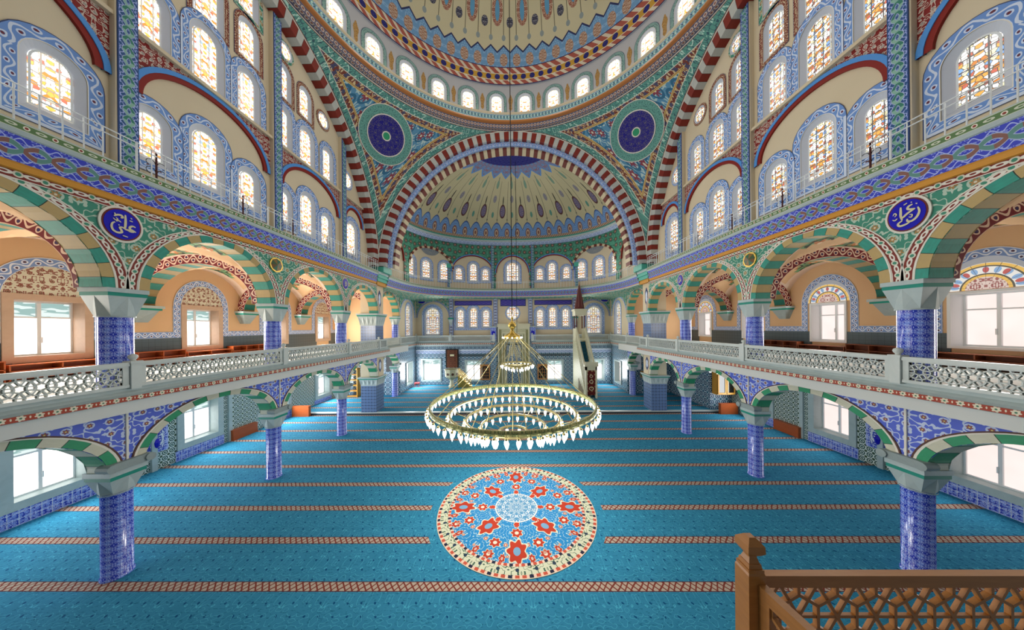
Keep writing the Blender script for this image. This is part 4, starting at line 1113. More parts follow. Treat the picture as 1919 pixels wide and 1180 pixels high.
# corbels of the gallery vault
cb_root = None
for sg in (-1, 1):
    for k, y in enumerate((6.5, 10.8, 15.1, 19.1)):
        lab = '%s gallery wall corbel with teal edge, %s from the front' % (SIDE[sg], ORD[k])
        if cb_root is None:
            cb_root = thing('corbel', lab, 'corbel', (15.35, y, 6.34), 'corbels on the gallery walls', 'thing')
            m = MB(); P0 = [(0, -.2), (-.2, -.18), (-.2, .18), (0, .2)]; P1 = [(0, -.42), (-.42, -.38), (-.42, .38), (0, .42)]
            for i in range(3):
                a, b = P0[i], P0[i + 1]; c, d = P1[i + 1], P1[i]
                mid = ((a[0] + b[0] + c[0] + d[0]) / 4 * .9, (a[1] + b[1] + c[1] + d[1]) / 4 * .9, .25)
                Q = [a + (0,), b + (0,), c + (.5,), d + (.5,)]
                for q in range(4): m.poly([Q[q], Q[(q + 1) % 4], mid])
            m.poly([p + (0,) for p in P0]); ob('bracket', m, grey_st, cb_root)
            m = MB(); m.box(-.45, 0, -.45, .45, .5, .58, 1); m.box(-.5, 0, -.5, .5, .58, .69, 0); ob('abacus', m, [stone, teal_p], cb_root)
            c = cb_root
        else: c = dup(cb_root, None, None, lab)
        c.location = (sg * 15.35, y, 6.34); c.rotation_euler.z = 0 if sg > 0 else PI
# tidy: the prototype keeps its own place

# ================================================================== balustrades and railings
def balustrade(L, label, loc, rz, group='pierced marble balustrade panels'):
    root = thing('balustrade', label, 'balustrade', loc, group, 'thing', rz)
    m = MB(); m.box(0, L, -.07, .07, .52, .61); m.box(0, L, -.045, .045, .49, .52); m.box(0, L, -.06, .06, 0, .07); m.box(0, .1, -.045, .045, .07, .49); m.box(L - .1, L, -.045, .045, .07, .49)
    ob('rail_frame', m, stone_w, root)
    m = MB(); d = .235; R0, R1 = .160, .182; a0, a1, b0, b1 = .1, L - .1, .07, .49
    nr = int((L - .2) / d) + 2
    cl_ = lambda x, z: (min(max(x, a0), a1), min(max(z, b0), b1))
    for r in range(-1, 2):
        for i in range(nr):
            cx_, cz = .1 + i * d + (d / 2 if r % 2 else 0), .28 + r * d * .866
            for (q0, q1) in ((R0, R1),):
                N = 18
                for k in range(N):
                    t0, t1 = 2 * PI * k / N, 2 * PI * (k + 1) / N
                    P = [cl_(cx_ + q * math.cos(t), cz + q * math.sin(t)) for q, t in ((q0, t0), (q1, t0), (q1, t1), (q0, t1))]
                    if abs((P[1][0] - P[0][0])) + abs(P[1][1] - P[0][1]) < 1e-6 or abs(P[1][0] - P[2][0]) + abs(P[1][1] - P[2][1]) < 1e-6: continue
                    for y in (-.025, .025): m.poly([(p[0], y, p[1]) for p in P], P)
                    m.poly([(P[0][0], -.025, P[0][1]), (P[3][0], -.025, P[3][1]), (P[3][0], .025, P[3][1]), (P[0][0], .025, P[0][1])], P)
                    if q0 < .05: m.poly([(P[1][0], -.025, P[1][1]), (P[2][0], -.025, P[2][1]), (P[2][0], .025, P[2][1]), (P[1][0], .025, P[1][1])], P)
    ob('pierced_screen', m, stone_w, root); return root
def bpost(label, loc):
    root = thing('balustrade_post', label, 'post', loc, 'marble balustrade posts', 'thing')
    m = MB(); m.box(-.09, .09, -.09, .09, 0, .62); m.box(-.11, .11, -.11, .11, .62, .68); ob('shaft', m, stone_w, root)
    m = MB(); m.lathe([(.05, .68), (.04, .7), (.07, .74), (.085, .78), (.07, .82), (.02, .85), (.001, .855)], n=16); ob('knob', m, stone_w, root, True)
    return root
protos = {}
def place_bal(L, label, loc, rz):
    k = round(L, 2)
    if k in protos: return dup(protos[k], loc, None, label, rz)
    protos[k] = balustrade(L, label, loc, rz); return protos[k]
ph = None
for sg in (-1, 1):
    sd = SIDE[sg]
    for (y0, y1), nm in zip(((2.3, 6.4), (6.6, 10.7), (10.9, 15.0), (15.2, 18.4), (18.6, 19.6)), ('nearest the camera', 'between the first and second columns', 'between the second and third columns', 'between the third column and the great pillar', 'short one in front of the great pillar')):
        place_bal(y1 - y0, '%s gallery balustrade panel, %s' % (sd, nm), (sg * 9.32, y0, 4.62), PI / 2)
    for (y0, y1), nm in zip(((19.9, 23.3), (23.5, 27.2)), ('just beyond the great pillar', 'next to the back corner')):
        place_bal(y1 - y0, '%s balustrade panel %s' % (sd, nm), (sg * 9.97, y0, 4.62), PI / 2)
    for (x0, x1), nm in zip(((2.05, 6.35), (6.55, 9.85)), ('beside the prayer niche', 'in the corner')):
        a = x0 if sg > 0 else -x1
        place_bal(x1 - x0, 'back balcony balustrade panel %s, %s half' % (nm, sd), (a, 27.37, 4.62), 0)
    for x, y, nm in ((9.32, 6.5, 'in front of the first upper column'), (9.32, 10.8, 'in front of the second upper column'), (9.32, 15.1, 'in front of the third upper column'), (9.32, 18.5, 'at the great pillar'), (9.97, 19.78, 'just past the great pillar'), (9.97, 23.4, 'at the small apse column'), (9.97, 27.3, 'in the back corner'), (6.45, 27.37, 'under the back-wall pilaster'), (1.95, 27.37, 'beside the prayer niche')):
        lab = '%s balustrade post with ball knob %s' % (sd, nm)
        if ph is None: ph = bpost(lab, (sg * x, y, 4.58))
        else: dup(ph, (sg * x, y, 4.58), None, lab)
def railing(label, P, nrm):
    c = (P[0][0], P[0][1], 9.95)
    root = thing('metal_railing', label, 'railing', c, 'thin white railings on the upper cornice', 'thing')
    acc = [0]
    for i in range(1, len(P)): acc.append(acc[-1] + math.hypot(P[i][0] - P[i - 1][0], P[i][1] - P[i - 1][1]))
    xs = [p[0] for p in P]; ys = [p[1] for p in P]
    for z in (10.66, 10.54): m = MB(c); m.tube([(p[0], p[1], z) for p in P], .014, 5); ob('rail', m, white_mt, root)
    m = MB(); m.tube([(0, 0, 0), (0, 0, .7)], .013, 5); me = None
    n = min(96, int(acc[-1] / .27)); base = None
    for i in range(n + 1):
        s_ = acc[-1] * i / n; x, y = float(np.interp(s_, acc, xs)), float(np.interp(s_, acc, ys))
        if base is None: base = ob('post', m, white_mt, root); o_ = base
        else: o_ = base.copy(); COL.objects.link(o_); o_.parent = root
        o_.location = (x - c[0], y - c[1], 0); o_.scale = (1.8, 1.8, 1.03) if i % 13 == 0 else (1, 1, 1)
for sg in (-1, 1):
    railing('thin white metal railing along the %s upper cornice' % SIDE[sg], [(sg * 9.22, y) for y in (3, 18.2)], None)
PRl, QRl = sep_path(9.15, 7.45, 2.6, 60)
railing('thin white metal railing curving round the apse cornice', [tuple(p) for p in PRl], None)
br0 = None
for sg in (-1, 1):
    for y, nm in ((6.95, 'beside the first pilaster'), (9.2, 'under the first bay of windows'), (11.3, 'beside the second pilaster'), (13.4, 'under the second bay of windows'), (15.6, 'beside the third pilaster')):
        lab = '%s dark scrolled iron lamp bracket on the upper cornice, %s' % (SIDE[sg], nm)
        if br0 is None:
            br0 = thing('iron_bracket', lab, 'bracket', (sg * 9.3, y, 9.95), 'scrolled iron brackets on the cornice', 'thing')
            m = MB(); m.tube([(0, 0, 0), (0, 0, .72)], .022, 6); m.box(-.05, .05, -.05, .05, 0, .02); ob('stem', m, iron, br0)
            m = MB()
            for s_ in (-1, 1):
                for z in (.22, .42): m.tube([(0, s_ * (.02 + .09 * (1 - math.cos(t))), z + .08 * math.sin(t)) for t in np.linspace(0, 4.6, 9)], .008, 5)
            ob('scrollwork', m, black_mt, br0)
        else: dup(br0, (sg * 9.3, y, 9.95), None, lab)

# ================================================================== wall medallions with script
def ribbon(m, pts, wd, ch, n):
    pts = [Vector((p[0], p[1])) for p in pts]
    Q = []
    for i in range(len(pts) - 1):
        p0, p1, p2, p3 = pts[max(i - 1, 0)], pts[i], pts[i + 1], pts[min(i + 2, len(pts) - 1)]
        for k in range(5):
            t = k / 5; Q.append(.5 * ((2 * p1) + (p2 - p0) * t + (2 * p0 - 5 * p1 + 4 * p2 - p3) * t * t + (3 * p1 - p0 - 3 * p2 + p3) * t ** 3))
    Q.append(pts[-1]); N = len(Q); L = []
    for i, p in enumerate(Q):
        d = (Q[min(i + 1, N - 1)] - Q[max(i - 1, 0)]).normalized(); w_ = wd * (.35 + .65 * math.sin(PI * min(max(i / (N - 1), .03), .97)) ** .5)
        L.append((p + Vector((-d.y, d.x)) * w_, p - Vector((-d.y, d.x)) * w_))
    for a, b in zip(L[:-1], L[1:]):
        P = [a[0], b[0], b[1], a[1]]
        m.poly([ch(p.x, n, p.y) for p in P], [(p.x, p.y) for p in P])
ALI = [[(.15, .74), (.16, .3), (.14, -.05), (.1, -.28)], [(.74, .02), (.56, .06), (.4, -.06), (.42, -.2), (.58, -.25), (.76, -.33)], [(.66, -.34), (.45, -.36), (.28, -.3), (.12, -.3)],
       [(.12, -.3), (-.04, -.2), (-.18, -.26), (-.1, -.42), (-.08, -.56), (-.3, -.64), (-.54, -.54), (-.63, -.3), (-.58, -.06), (-.44, .06)],
       [(-.5, .46), (-.3, .6), (-.1, .62), (-.02, .5), (-.14, .44)], [(-.55, .3), (-.42, .2), (-.3, .28), (-.4, .38)], [(-.4, .12), (-.25, .2), (-.12, .12)], [(.35, .4), (.55, .38)], [(.42, .62), (.5, .55)], [(-.05, -.78), (.25, -.82)], [(-.3, -.1), (-.22, -.1)], [(-.45, .55), (-.5, .68)]]
UTH = [[(-.3, .62), (-.3, .3), (-.3, 0), (-.22, -.3)], [(.62, .32), (.7, 0), (.56, -.34), (.3, -.52), (.08, -.46), (.06, -.3)], [(.36, .6), (.14, .52), (.1, .36), (.3, .28), (.5, .26)], [(.46, .24), (.22, .14), (.02, .02), (-.12, -.1), (-.3, -.2)],
       [(-.2, -.34), (-.44, -.5), (-.34, -.68), (-.02, -.66), (.22, -.56)], [(.2, -.06), (.34, -.1), (.3, -.26), (.16, -.2)], [(-.72, .16), (-.62, .3), (-.52, .18), (-.62, .06)], [(-.74, -.12), (-.6, -.2), (-.46, -.1)], [(-.1, .7), (.1, .78)], [(.3, .76), (.36, .72)], [(.56, .58), (.64, .52)]]
def medallion(name, label, ch, s, z, rs, rz_, strokes, group, cols=None, n0=.015):
    c = ch(s, n0, z - rz_)
    root = thing(name, label, 'medallion', c, group, 'thing')
    def disc(m, q, n, mi=0, k=36): m.poly([ch(s + rs * q * math.cos(t), n, z + rz_ * q * math.sin(t)) for t in np.linspace(0, 2 * PI, k + 1)[:-1]], [(rs * q * math.cos(t), rz_ * q * math.sin(t)) for t in np.linspace(0, 2 * PI, k + 1)[:-1]], mi)
    def rim(m, q, n, k=36):
        P = [(s + rs * q * math.cos(t), z + rz_ * q * math.sin(t)) for t in np.linspace(0, 2 * PI, k + 1)[:-1]]; loft(m, ch, P, P, n, n0 - .01)
    m = MB(c); disc(m, 1.2, n0 + .02); rim(m, 1.2, n0 + .02); ob('rim', m, line_w, root)
    m = MB(c); disc(m, 1.06, n0 + .028); rim(m, 1.06, n0 + .028); ob('red_ring', m, mat('medallion_red', '6a1c18', .5) if 'medallion_red' not in MATS else MATS['medallion_red'], root)
    m = MB(c); disc(m, .97, n0 + .034); rim(m, .97, n0 + .034); ob('field', m, navy, root)
    if strokes:
        m = MB(c)
        for q_, st in enumerate(strokes): ribbon(m, [(s + fl_[0] * rs * .95 * sgx, z + fl_[1] * rz_ * .95) for fl_ in st], (.024 if q_ < 5 else .013) * rs / .33, ch, n0 + .04 + .002 * q_)
        ob('script', m, gold_paint, root)
    return root
gold_paint = mat('pale_gold_script', 'd8cfa8', .5)
for sg in (-1, 1):
    sd = SIDE[sg]; cu = chart_x(sg, 9.45)
    # on the left wall a larger s runs to the right of the picture, on the right wall to the left
    sgx = 1 if sg < 0 else -1
    medallion('script_medallion', '%s cobalt disc with pale calligraphy in the spandrel above the nearest upper column' % sd, cu, 6.4, 8.58, .31, .36, ALI if sg < 0 else UTH, 'script medallions in the arcade spandrels')
    medallion('script_medallion', '%s small blue oval medallion in the spandrel above the third upper column' % sd, cu, 15.0, 8.56, .22, .28, [[(a * .8, b * .8) for a, b in q] for q in (UTH if sg < 0 else ALI)][:6], 'script medallions in the arcade spandrels')
    c = cu(10.62, .02, 8.3)
    root = thing('star_roundel', '%s brown and green star roundel above the second upper column' % sd, 'roundel', c, 'star roundels above the second columns', 'thing')
    m = MB(c); P = [(10.62 + .29 * math.cos(t), 8.59 + .29 * math.sin(t)) for t in np.linspace(0, 2 * PI, 33)[:-1]]; m.poly([cu(p[0], .045, p[1]) for p in P], P); loft(m, cu, P, P, .045, 0); ob('rim', m, gold, root)
    m = MB(c)
    cols_ = ('6a4a24', '2f6a54', '8a6a3a', '3f5a3c')
    if 'roundel_0' not in MATS: [mat('roundel_%d' % i, cc, .3, .6) for i, cc in enumerate(cols_)]
    for k in range(8):
        t0, t1 = k * PI / 4, (k + 1) * PI / 4; tm = (t0 + t1) / 2
        A = [(10.62, 8.59), (10.62 + .25 * math.cos(t0), 8.59 + .25 * math.sin(t0)), (10.62 + .25 * math.cos(t1), 8.59 + .25 * math.sin(t1))]
        m.poly([cu(A[0][0], .09, A[0][1]), cu(A[1][0], .05, A[1][1]), cu(A[2][0], .05, A[2][1])], A, k % 4)
    ob('star_facets', m, [MATS['roundel_%d' % i] for i in range(4)], root)
    # flat ovals on the apse corner spandrels
    medallion('script_medallion', '%s small dark blue oval on the back wall between the arches' % sd, chart_y(27.85), sg * 9.55, 8.75, .36, .16, None, 'small ovals on the back wall')

# ================================================================== chandeliers
CH = (0.03, 9.2, 2.2)
root = thing('ring_chandelier', 'huge brass chandelier of five tiered rings with hundreds of glowing lamps', 'chandelier', CH, None, 'thing')
RG = [(2.72, 3.42, 60), (2.1, 3.12, 46), (1.56, 2.88, 34), (1.06, 2.64, 22), (.46, 2.42, 8)]
ringm = mat('green_gold_leaf_ring', scroll('a8a468', '5c7044', None, None, 6, .15, 4), .35, .6, 0.4)
for R, z, n in RG:
    m = MB(CH); k = .07 if R > 2.5 else .035
    m.lathe([(R, z - k), (R + .05, z - k), (R + .06, z), (R + .05, z + k), (R, z + k), (R - .01, z), (R, z - k)], (CH[0], CH[1]), 72)
    ob('ring', m, ringm if R > 2.5 else brass, root, True)
def lampm(m, s_=1.0, mo=0):
    m.tube([(0, 0, 0), (.07, 0, -.02), (.12, 0, -.06)], .009, 5, mo)
    m.tube([(.06, 0, 0), (.05, 0, .08), (.09, 0, .12), (.12, 0, .08)], .006, 4, mo)
    m.lathe([(.03, -.04), (.042, -.08), (.03, -.1)], (.12, 0), 8, mo)
    m.lathe([(.03, -.08), (.052, -.13), (.048, -.18), (.022, -.25), (.002, -.3)], (.12, 0), 10, mo + 1)
lm = MB(); lampm(lm); lme = lm.mesh('lamp', [brass, bulb_m]); lme.polygons.foreach_set('use_smooth', [True] * len(lme.polygons))
spots = []
for ri, (R, z, n) in enumerate(RG):
    for k in range(n):
        a = 2 * PI * (k + .5) / n - PI / 2; spots.append((ri, a, R, z))
spots.sort(key=lambda q: (q[0] > 1, -1 if q[0] == 0 else 0, math.sin(q[1])))
for ri, a, R, z in spots[:100]:
    o = bpy.data.objects.new('lamp', lme); COL.objects.link(o); o.parent = root
    o.location = (R * math.cos(a) + .0, R * math.sin(a), z - CH[2] - .03); o.rotation_euler.z = a
m = MB()
for ri, a, R, z in spots[100:]:
    q = MB(); lampm(q); ca, sa = math.cos(a), math.sin(a); b = len(m.V)
    m.V += [(v[0] * ca - v[1] * sa + R * ca, v[0] * sa + v[1] * ca + R * sa, v[2] + z - CH[2] - .03) for v in q.V]
    m.F += [tuple(i + b for i in f) for f in q.F]; m.UV += q.UV; m.MI += q.MI
o = ob('inner_lamps', m, [brass, bulb_m], root, True); o['kind'] = 'stuff'
# flat iron spokes and rods
m = MB(CH)
for k in range(12):
    a = 2 * PI * k / 12
    for (r0, z0, _), (r1, z1, _) in zip(RG[:-1], RG[1:]): m.tube([(CH[0] + r0 * math.cos(a), CH[1] + r0 * math.sin(a), z0), (CH[0] + r1 * math.cos(a), CH[1] + r1 * math.sin(a), z1)], .009, 4)
ob('spokes', m, brass, root)
for k in range(12):
    a = 2 * PI * (k + .25) / 12
    m = MB(CH); m.tube([(CH[0] + .2 * math.cos(a), CH[1] + .2 * math.sin(a), 5.7), (CH[0] + 2.7 * math.cos(a), CH[1] + 2.7 * math.sin(a), 3.46)], .012, 5); ob('suspension_rod', m, brass, root)
for k in range(6):
    a = 2 * PI * (k + .5) / 6
    m = MB(CH); m.tube([(CH[0] + .15 * math.cos(a), CH[1] + .15 * math.sin(a), 5.66), (CH[0] + 1.05 * math.cos(a), CH[1] + 1.05 * math.sin(a), 2.68)], .009, 5); ob('suspension_rod', m, brass, root)
m = MB(CH); m.lathe([(.001, 5.62), (.28, 5.63), (.3, 5.68), (.26, 5.73), (.1, 5.82), (.05, 5.9), (.07, 5.95), (.13, 6.01), (.145, 6.08), (.12, 6.15), (.04, 6.2), (.025, 6.26), (.05, 6.3), (.02, 6.36), (.001, 6.4)], (CH[0], CH[1]), 24); ob('hub', m, gold, root, True)
m = MB(CH)
for k in range(12):
    a = 2 * PI * k / 12; m.lathe([(.001, 5.62), (.03, 5.65), (.001, 5.68)], (CH[0] + .33 * math.cos(a), CH[1] + .33 * math.sin(a)), 8)
ob('hub_lights', m, bulb_m, root, True)
m = MB(CH); m.tube([(CH[0], CH[1], 6.45), (CH[0], CH[1], 31.5)], .016, 6); ob('chain', m, black_mt, root)
# small chandelier before the prayer niche
C2 = (.33, 21.6, 2.6)
root = thing('small_chandelier', 'small glowing chandelier hanging in front of the prayer niche', 'chandelier', C2, None, 'thing')
for R, z in ((1.2, 3.05), (.8, 2.88), (.35, 2.72)):
    m = MB(C2); m.lathe([(R, z - .05), (R + .04, z - .05), (R + .04, z + .06), (R, z + .06), (R, z - .05)], (C2[0], C2[1]), 40); ob('ring', m, brass, root, True)
lm2 = MB(); lampm(lm2)
for (R, z, n) in ((1.2, 3.03, 24), (.8, 2.86, 16), (.35, 2.7, 6)):
    for k in range(n):
        a = 2 * PI * k / n; o = bpy.data.objects.new('lamp', lme); COL.objects.link(o); o.parent = root
        o.location = (R * math.cos(a), R * math.sin(a), z - C2[2]); o.rotation_euler.z = a
for k in range(8):
    a = 2 * PI * k / 8; m = MB(C2); m.tube([(C2[0] + .05 * math.cos(a), C2[1] + .05 * math.sin(a), 4.85), (C2[0] + 1.2 * math.cos(a), C2[1] + 1.2 * math.sin(a), 3.1)], .01, 4); ob('suspension_rod', m, brass, root)
m = MB(C2); m.lathe([(.001, 4.75), (.1, 4.8), (.12, 4.88), (.04, 4.98), (.001, 5.0)], (C2[0], C2[1]), 16); ob('hub', m, gold, root, True)
m = MB(C2); m.tube([(C2[0], C2[1], 4.98), (C2[0], C2[1], 19.42)], .02, 6); ob('chain', m, black_mt, root)

# ================================================================== prayer niche
NX = .06
c = (NX, 27.2, .15)
root = thing('prayer_niche', 'tall ivory stone prayer niche with stepped honeycomb hood and carved crest', 'prayer niche', c, None, 'thing')
cm = lambda s, n, z: (NX + s, 27.3 - n, z)
m = MB(c); holed(m, cm, -1.62, 1.62, .15, 6.05, [(0, .86, .15, 4.5, 0)], 0, 0)
strip(m, cm, -1.46, -1.26, .3, 5.75, 0, .03, 2); strip(m, cm, 1.26, 1.46, .3, 5.75, 0, .03, 2); strip(m, cm, -1.08, -.99, .3, 5.3, 0, .03, 2); strip(m, cm, .99, 1.08, .3, 5.3, 0, .03, 2)
strip(m, cm, -1.62, -1.5, .15, 6.05, -.3, .1, 1); strip(m, cm, 1.5, 1.62, .15, 6.05, -.3, .1, 1); strip(m, cm, -1.5, 1.5, 5.85, 6.05, 0, .1, 1)
strip(m, cm, -1.22, -1.12, .15, 5.5, 0, .08, 1); strip(m, cm, 1.12, 1.22, .15, 5.5, 0, .08, 1); strip(m, cm, -1.12, 1.12, 5.4, 5.5, 0, .08, 1)
strip(m, cm, -.95, -.86, .15, 4.6, 0, .1, 1); strip(m, cm, .86, .95, .15, 4.6, 0, .1, 1); strip(m, cm, -.86, .86, 4.5, 4.62, 0, .1, 1)
ob('carved_frame', m, [ivory, ivory_p, mat('olive_relief', scroll('7c7c54', 'bdb88a', k=5, n=5), .6)], root)
m = MB(c); strip(m, cm, -.8, .8, 4.85, 5.2, 0, .04); ob('inscription_plate', m, mat('dark_green_plate', scroll('2f4a44', 'b8b48a', k=4), .4), root)
m = MB(c)
Pn = [(-.86, 0), (-.8, -.28), (-.45, -.52), (0, -.6), (.45, -.52), (.8, -.28), (.86, 0)]
for a, b in zip(Pn[:-1], Pn[1:]):
    m.poly([cm(a[0], a[1], .15), cm(b[0], b[1], .15), cm(b[0], b[1], 2.6), cm(a[0], a[1], 2.6)], None, 0); m.poly([cm(a[0], a[1], 2.6), cm(b[0], b[1], 2.6), cm(b[0], b[1], 4.5), cm(a[0], a[1], 4.5)], None, 1)
ob('recess', m, [mat('jade_panel', scroll('5f8a86', 'a8b498', k=2), .5), mat('shaded_olive_panel', scroll('5c6248', '8c8a64', k=3, n=5), .5)], root)  # recess shade is put into the colour, darker so the niche reads deep
m = MB(c)
for k in range(9):
    z = 2.7 + k * .19; wd = .82 * (1 - k / 9.5); nn_ = max(2, 9 - k)
    for i in range(nn_):
        x = -wd + 2 * wd * (i + .5) / nn_; hw = wd / nn_ * .92; dp = -.5 + .42 * k / 9 + .12 * abs(x) / .8
        P = [(x - hw, z), (x - hw, z + .1), (x, z + .18), (x + hw, z + .1), (x + hw, z)]
        m.ext(P, lambda p, dp=dp: cm(p[0], dp + .1, p[1]), lambda p: cm(p[0], -.55, p[1]))
ob('honeycomb_hood', m, ivory_p, root)
m = MB(c)
for s_ in (-1, 1): m.lathe([(.05, .15), (.09, .2), (.06, .3), (.05, .4), (.05, 2.2), (.09, 2.4), (.09, 2.5)], (NX + s_ * .74, 27.25), 14)
ob('colonnettes', m, ivory_p, root, True)
m = MB(c); strip(m, cm, -1.68, 1.68, 6.05, 6.2, -.2, .2); 
for i in range(25):
    x = -1.6 + i * 3.2 / 24; P = [(x - .06, 6.2), (x - .07, 6.32), (x, 6.42 + (.2 if 8 < i < 16 else 0)), (x + .07, 6.32), (x + .06, 6.2)]
    m.ext(P, lambda p: cm(p[0], .15, p[1]), lambda p: cm(p[0], .08, p[1]))
ob('crest', m, ivory_p, root)
for sg in (-1, 1):
    c = (sg * 2.02, 27.4, .15); m = MB(c); cp = chart_y(27.4)
    strip(m, cp, sg * 2.02 - .3, sg * 2.02 + .3, .15, 4.8, -.2, .02, 0); strip(m, cp, sg * 2.02 - .3, sg * 2.02 + .3, 4.8, 6.0, -.2, .03, 1); strip(m, cp, sg * 2.02 - .34, sg * 2.02 + .34, 6.0, 6.12, -.2, .08, 2)
    P = [(sg * 2.02 + .2 * math.cos(t), 5.45 + .2 * math.sin(t)) for t in np.linspace(0, 2 * PI, 25)[:-1]]; m.poly([cp(p[0], .045, p[1]) for p in P], P, 3)
    ob('tile_pier', m, [wall_tile, blue_tl, stone, navy], None, False, 'tiled pier with a cobalt disc on the %s of the prayer niche' % SIDE[sg], 'pier', 'tiled piers flanking the prayer niche', 'thing')

# ================================================================== stepped pulpit with spire
MX0, MX1 = 5.9, 6.85; MC = (MX0 + MX1) / 2
c = (MC, 21.8, .15)
root = thing('pulpit', 'tall ivory pulpit staircase with red gate and maroon spire', 'pulpit', c, None, 'thing')
m = MB(c)
for x in (MX0, MX1 - .14): m.box(x, x + .14, 21.8, 21.98, .15, 2.75)
m.box(MX0, MX1, 21.8, 21.98, 2.45, 2.75); m.box(MX0 - .08, MX1 + .08, 21.72, 22.05, 2.75, 2.88)
for k in range(9):
    x = MX0 - .06 + k * (MX1 - MX0 + .12) / 9; P = [(x, 2.88), (x, 3.05), (x + .06, 3.16), (x + .12, 3.05), (x + .12, 2.88)]
    m.ext(P, lambda p: (p[0], 21.74, p[1]), lambda p: (p[0], 21.84, p[1]))
ob('gate_frame', m, ivory_p, root)
m = MB(c); m.box(MX0 + .14, MX1 - .14, 21.86, 21.9, .4, 2.45); g = ob('gate_curtain', m, velvet, root)
m = MB(c)
for z, r in ((1.95, .14), (1.5, .17), (.95, .2)):
    P = [(MC + r * math.cos(t), z + r * .8 * math.sin(t)) for t in np.linspace(0, 2 * PI, 13)[:-1]]; P2 = [(MC + r * .7 * math.cos(t), z + r * .55 * math.sin(t)) for t in np.linspace(0, 2 * PI, 13)[:-1]]
    loft(m, lambda s, n, z_: (s, 21.85 - n, z_), P, P2, .005, .005)
ob('embroidery', m, gold_paint, g)
m = MB(c); N = 14
for k in range(N):
    y0 = 22.1 + k * (3.0 / N); z1 = .45 + (k + 1) * (4.15 / N); m.box(MX0 + .12, MX1 - .12, y0, y0 + 3.0 / N + .02, max(.15, z1 - .9), z1)
ob('steps', m, mat('dark_teal_stair_carpet', '174a5c', .9), root)
for x, nm in ((MX0, 'side_wall'), (MX1 - .1, 'side_wall')):
    m = MB(c)
    P = [(22.0, .15), (22.0, .6), (25.1, 4.7), (26.4, 4.7), (26.4, .15)]
    # solid wall; the shade of open arches is painted on as brown shapes
    m.ext(P, lambda p: (x, p[0], p[1]), lambda p: (x + .1, p[0], p[1])); ob(nm, m, ivory, root)
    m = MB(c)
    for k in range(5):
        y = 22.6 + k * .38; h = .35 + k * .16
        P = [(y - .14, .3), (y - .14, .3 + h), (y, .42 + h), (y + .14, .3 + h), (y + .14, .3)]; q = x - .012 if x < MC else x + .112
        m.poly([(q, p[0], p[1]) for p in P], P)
    ob('arch_shade_panels', m, mat('shadow_brown_panel', '6a5a44', .7) if 'shadow_brown_panel' not in MATS else MATS['shadow_brown_panel'], root)
    m = MB(c)
    P = [(22.0, 2.35), (22.0, 2.5), (25.1, 5.95), (25.1, 5.8)]; m.ext(P, lambda p: (x - .02, p[0], p[1]), lambda p: (x + .12, p[0], p[1]))
    for k in range(13):
        y = 22.15 + k * .235; zb = .6 + (y - 22) * 1.3; zt_ = 2.35 + (y - 22) * 1.12; m.box(x + .03, x + .07, y - .025, y + .025, zb, zt_)
    ob('handrail', m, ivory_p, root)
m = MB(c); m.box(MX0 - .02, MX1 + .02, 25.1, 26.3, 4.7, 4.9); 
m.box(MX0, MX0 + .08, 25.1, 26.3, 4.9, 5.85); m.box(MX1 - .08, MX1, 25.1, 26.3, 4.9, 5.85); ob('kiosk_base', m, ivory_p, root)
for x in (MX0 + .1, MX1 - .1):
    for y in (25.22, 26.15):
        m = MB(c); m.lathe([(.07, 5.85), (.05, 5.95), (.05, 6.9), (.08, 7.05)], (x, y), 12); ob('kiosk_column', m, spire_m, root, True)
m = MB(c); m.box(MX0 - .05, MX1 + .05, 25.1, 26.3, 7.05, 7.5); m.box(MX0 - .12, MX1 + .12, 25.04, 26.36, 7.5, 7.68); ob('kiosk_roof', m, ivory_p, root)
m = MB(c); P8 = lambda r, z: [(MC + r * math.cos(PI / 8 + k * PI / 4), 25.6 + r * math.sin(PI / 8 + k * PI / 4), z) for k in range(8)]
for (r0, z0), (r1, z1) in (((.5, 7.68), (.42, 7.9)), ((.42, 7.9), (.03, 10.0))):
    A, B = P8(r0, z0), P8(r1, z1)
    for k in range(8): m.poly([A[k], A[(k + 1) % 8], B[(k + 1) % 8], B[k]])
ob('spire', m, spire_m, root)
m = MB(c)
A, B = P8(.432, 7.9), P8(.045, 10.0)
for k in range(8): m.tube([A[k], B[k]], .014, 4)
ob('spire_ribs', m, mat('rose_rib', '9a6a62', .5), root)
m = MB(c); m.lathe([(.03, 9.98), (.05, 10.05), (.02, 10.1), (.001, 10.3)], (MC, 25.6), 8); ob('finial', m, gold, root, True)

# ================================================================== preacher's chair on the left
c = (-6.1, 26.3, .15)
root = thing('preaching_chair', 'ivory raised preaching chair with a golden flight of steps', 'preaching chair', c, None, 'thing')
m = MB(c); m.lathe([(.3, .15), (.32, .3), (.2, .4), (.17, .8), (.3, 1.0)], (-6.1, 26.3), 8); ob('pedestal', m, ivory_p, root)
m = MB(c); m.lathe([(.3, .95), (.62, 1.2), (.68, 1.8), (.72, 1.85), (.72, 1.95), (.6, 1.95), (.58, 1.3), (.001, 1.25)], (-6.1, 26.3), 8); ob('body', m, ivory, root)
m = MB(c)
for k in range(8):
    a = 2 * PI * (k + .5) / 8; x, y = -6.1 + .64 * math.cos(a), 26.3 + .64 * math.sin(a); P = [(x + .13 * math.cos(t) * -math.sin(a), y + .13 * math.cos(t) * math.cos(a), 1.5 + .13 * math.sin(t)) for t in np.linspace(0, 2 * PI, 9)[:-1]]; m.poly(P, None)
ob('rosettes', m, wood_d, root)
m = MB(c)
for k in range(6): m.box(-5.45 + k * .22, -5.2 + k * .22, 26.1, 26.6, .15, 1.25 - k * .19)
ob('steps', m, gold, root)
m = MB(c)
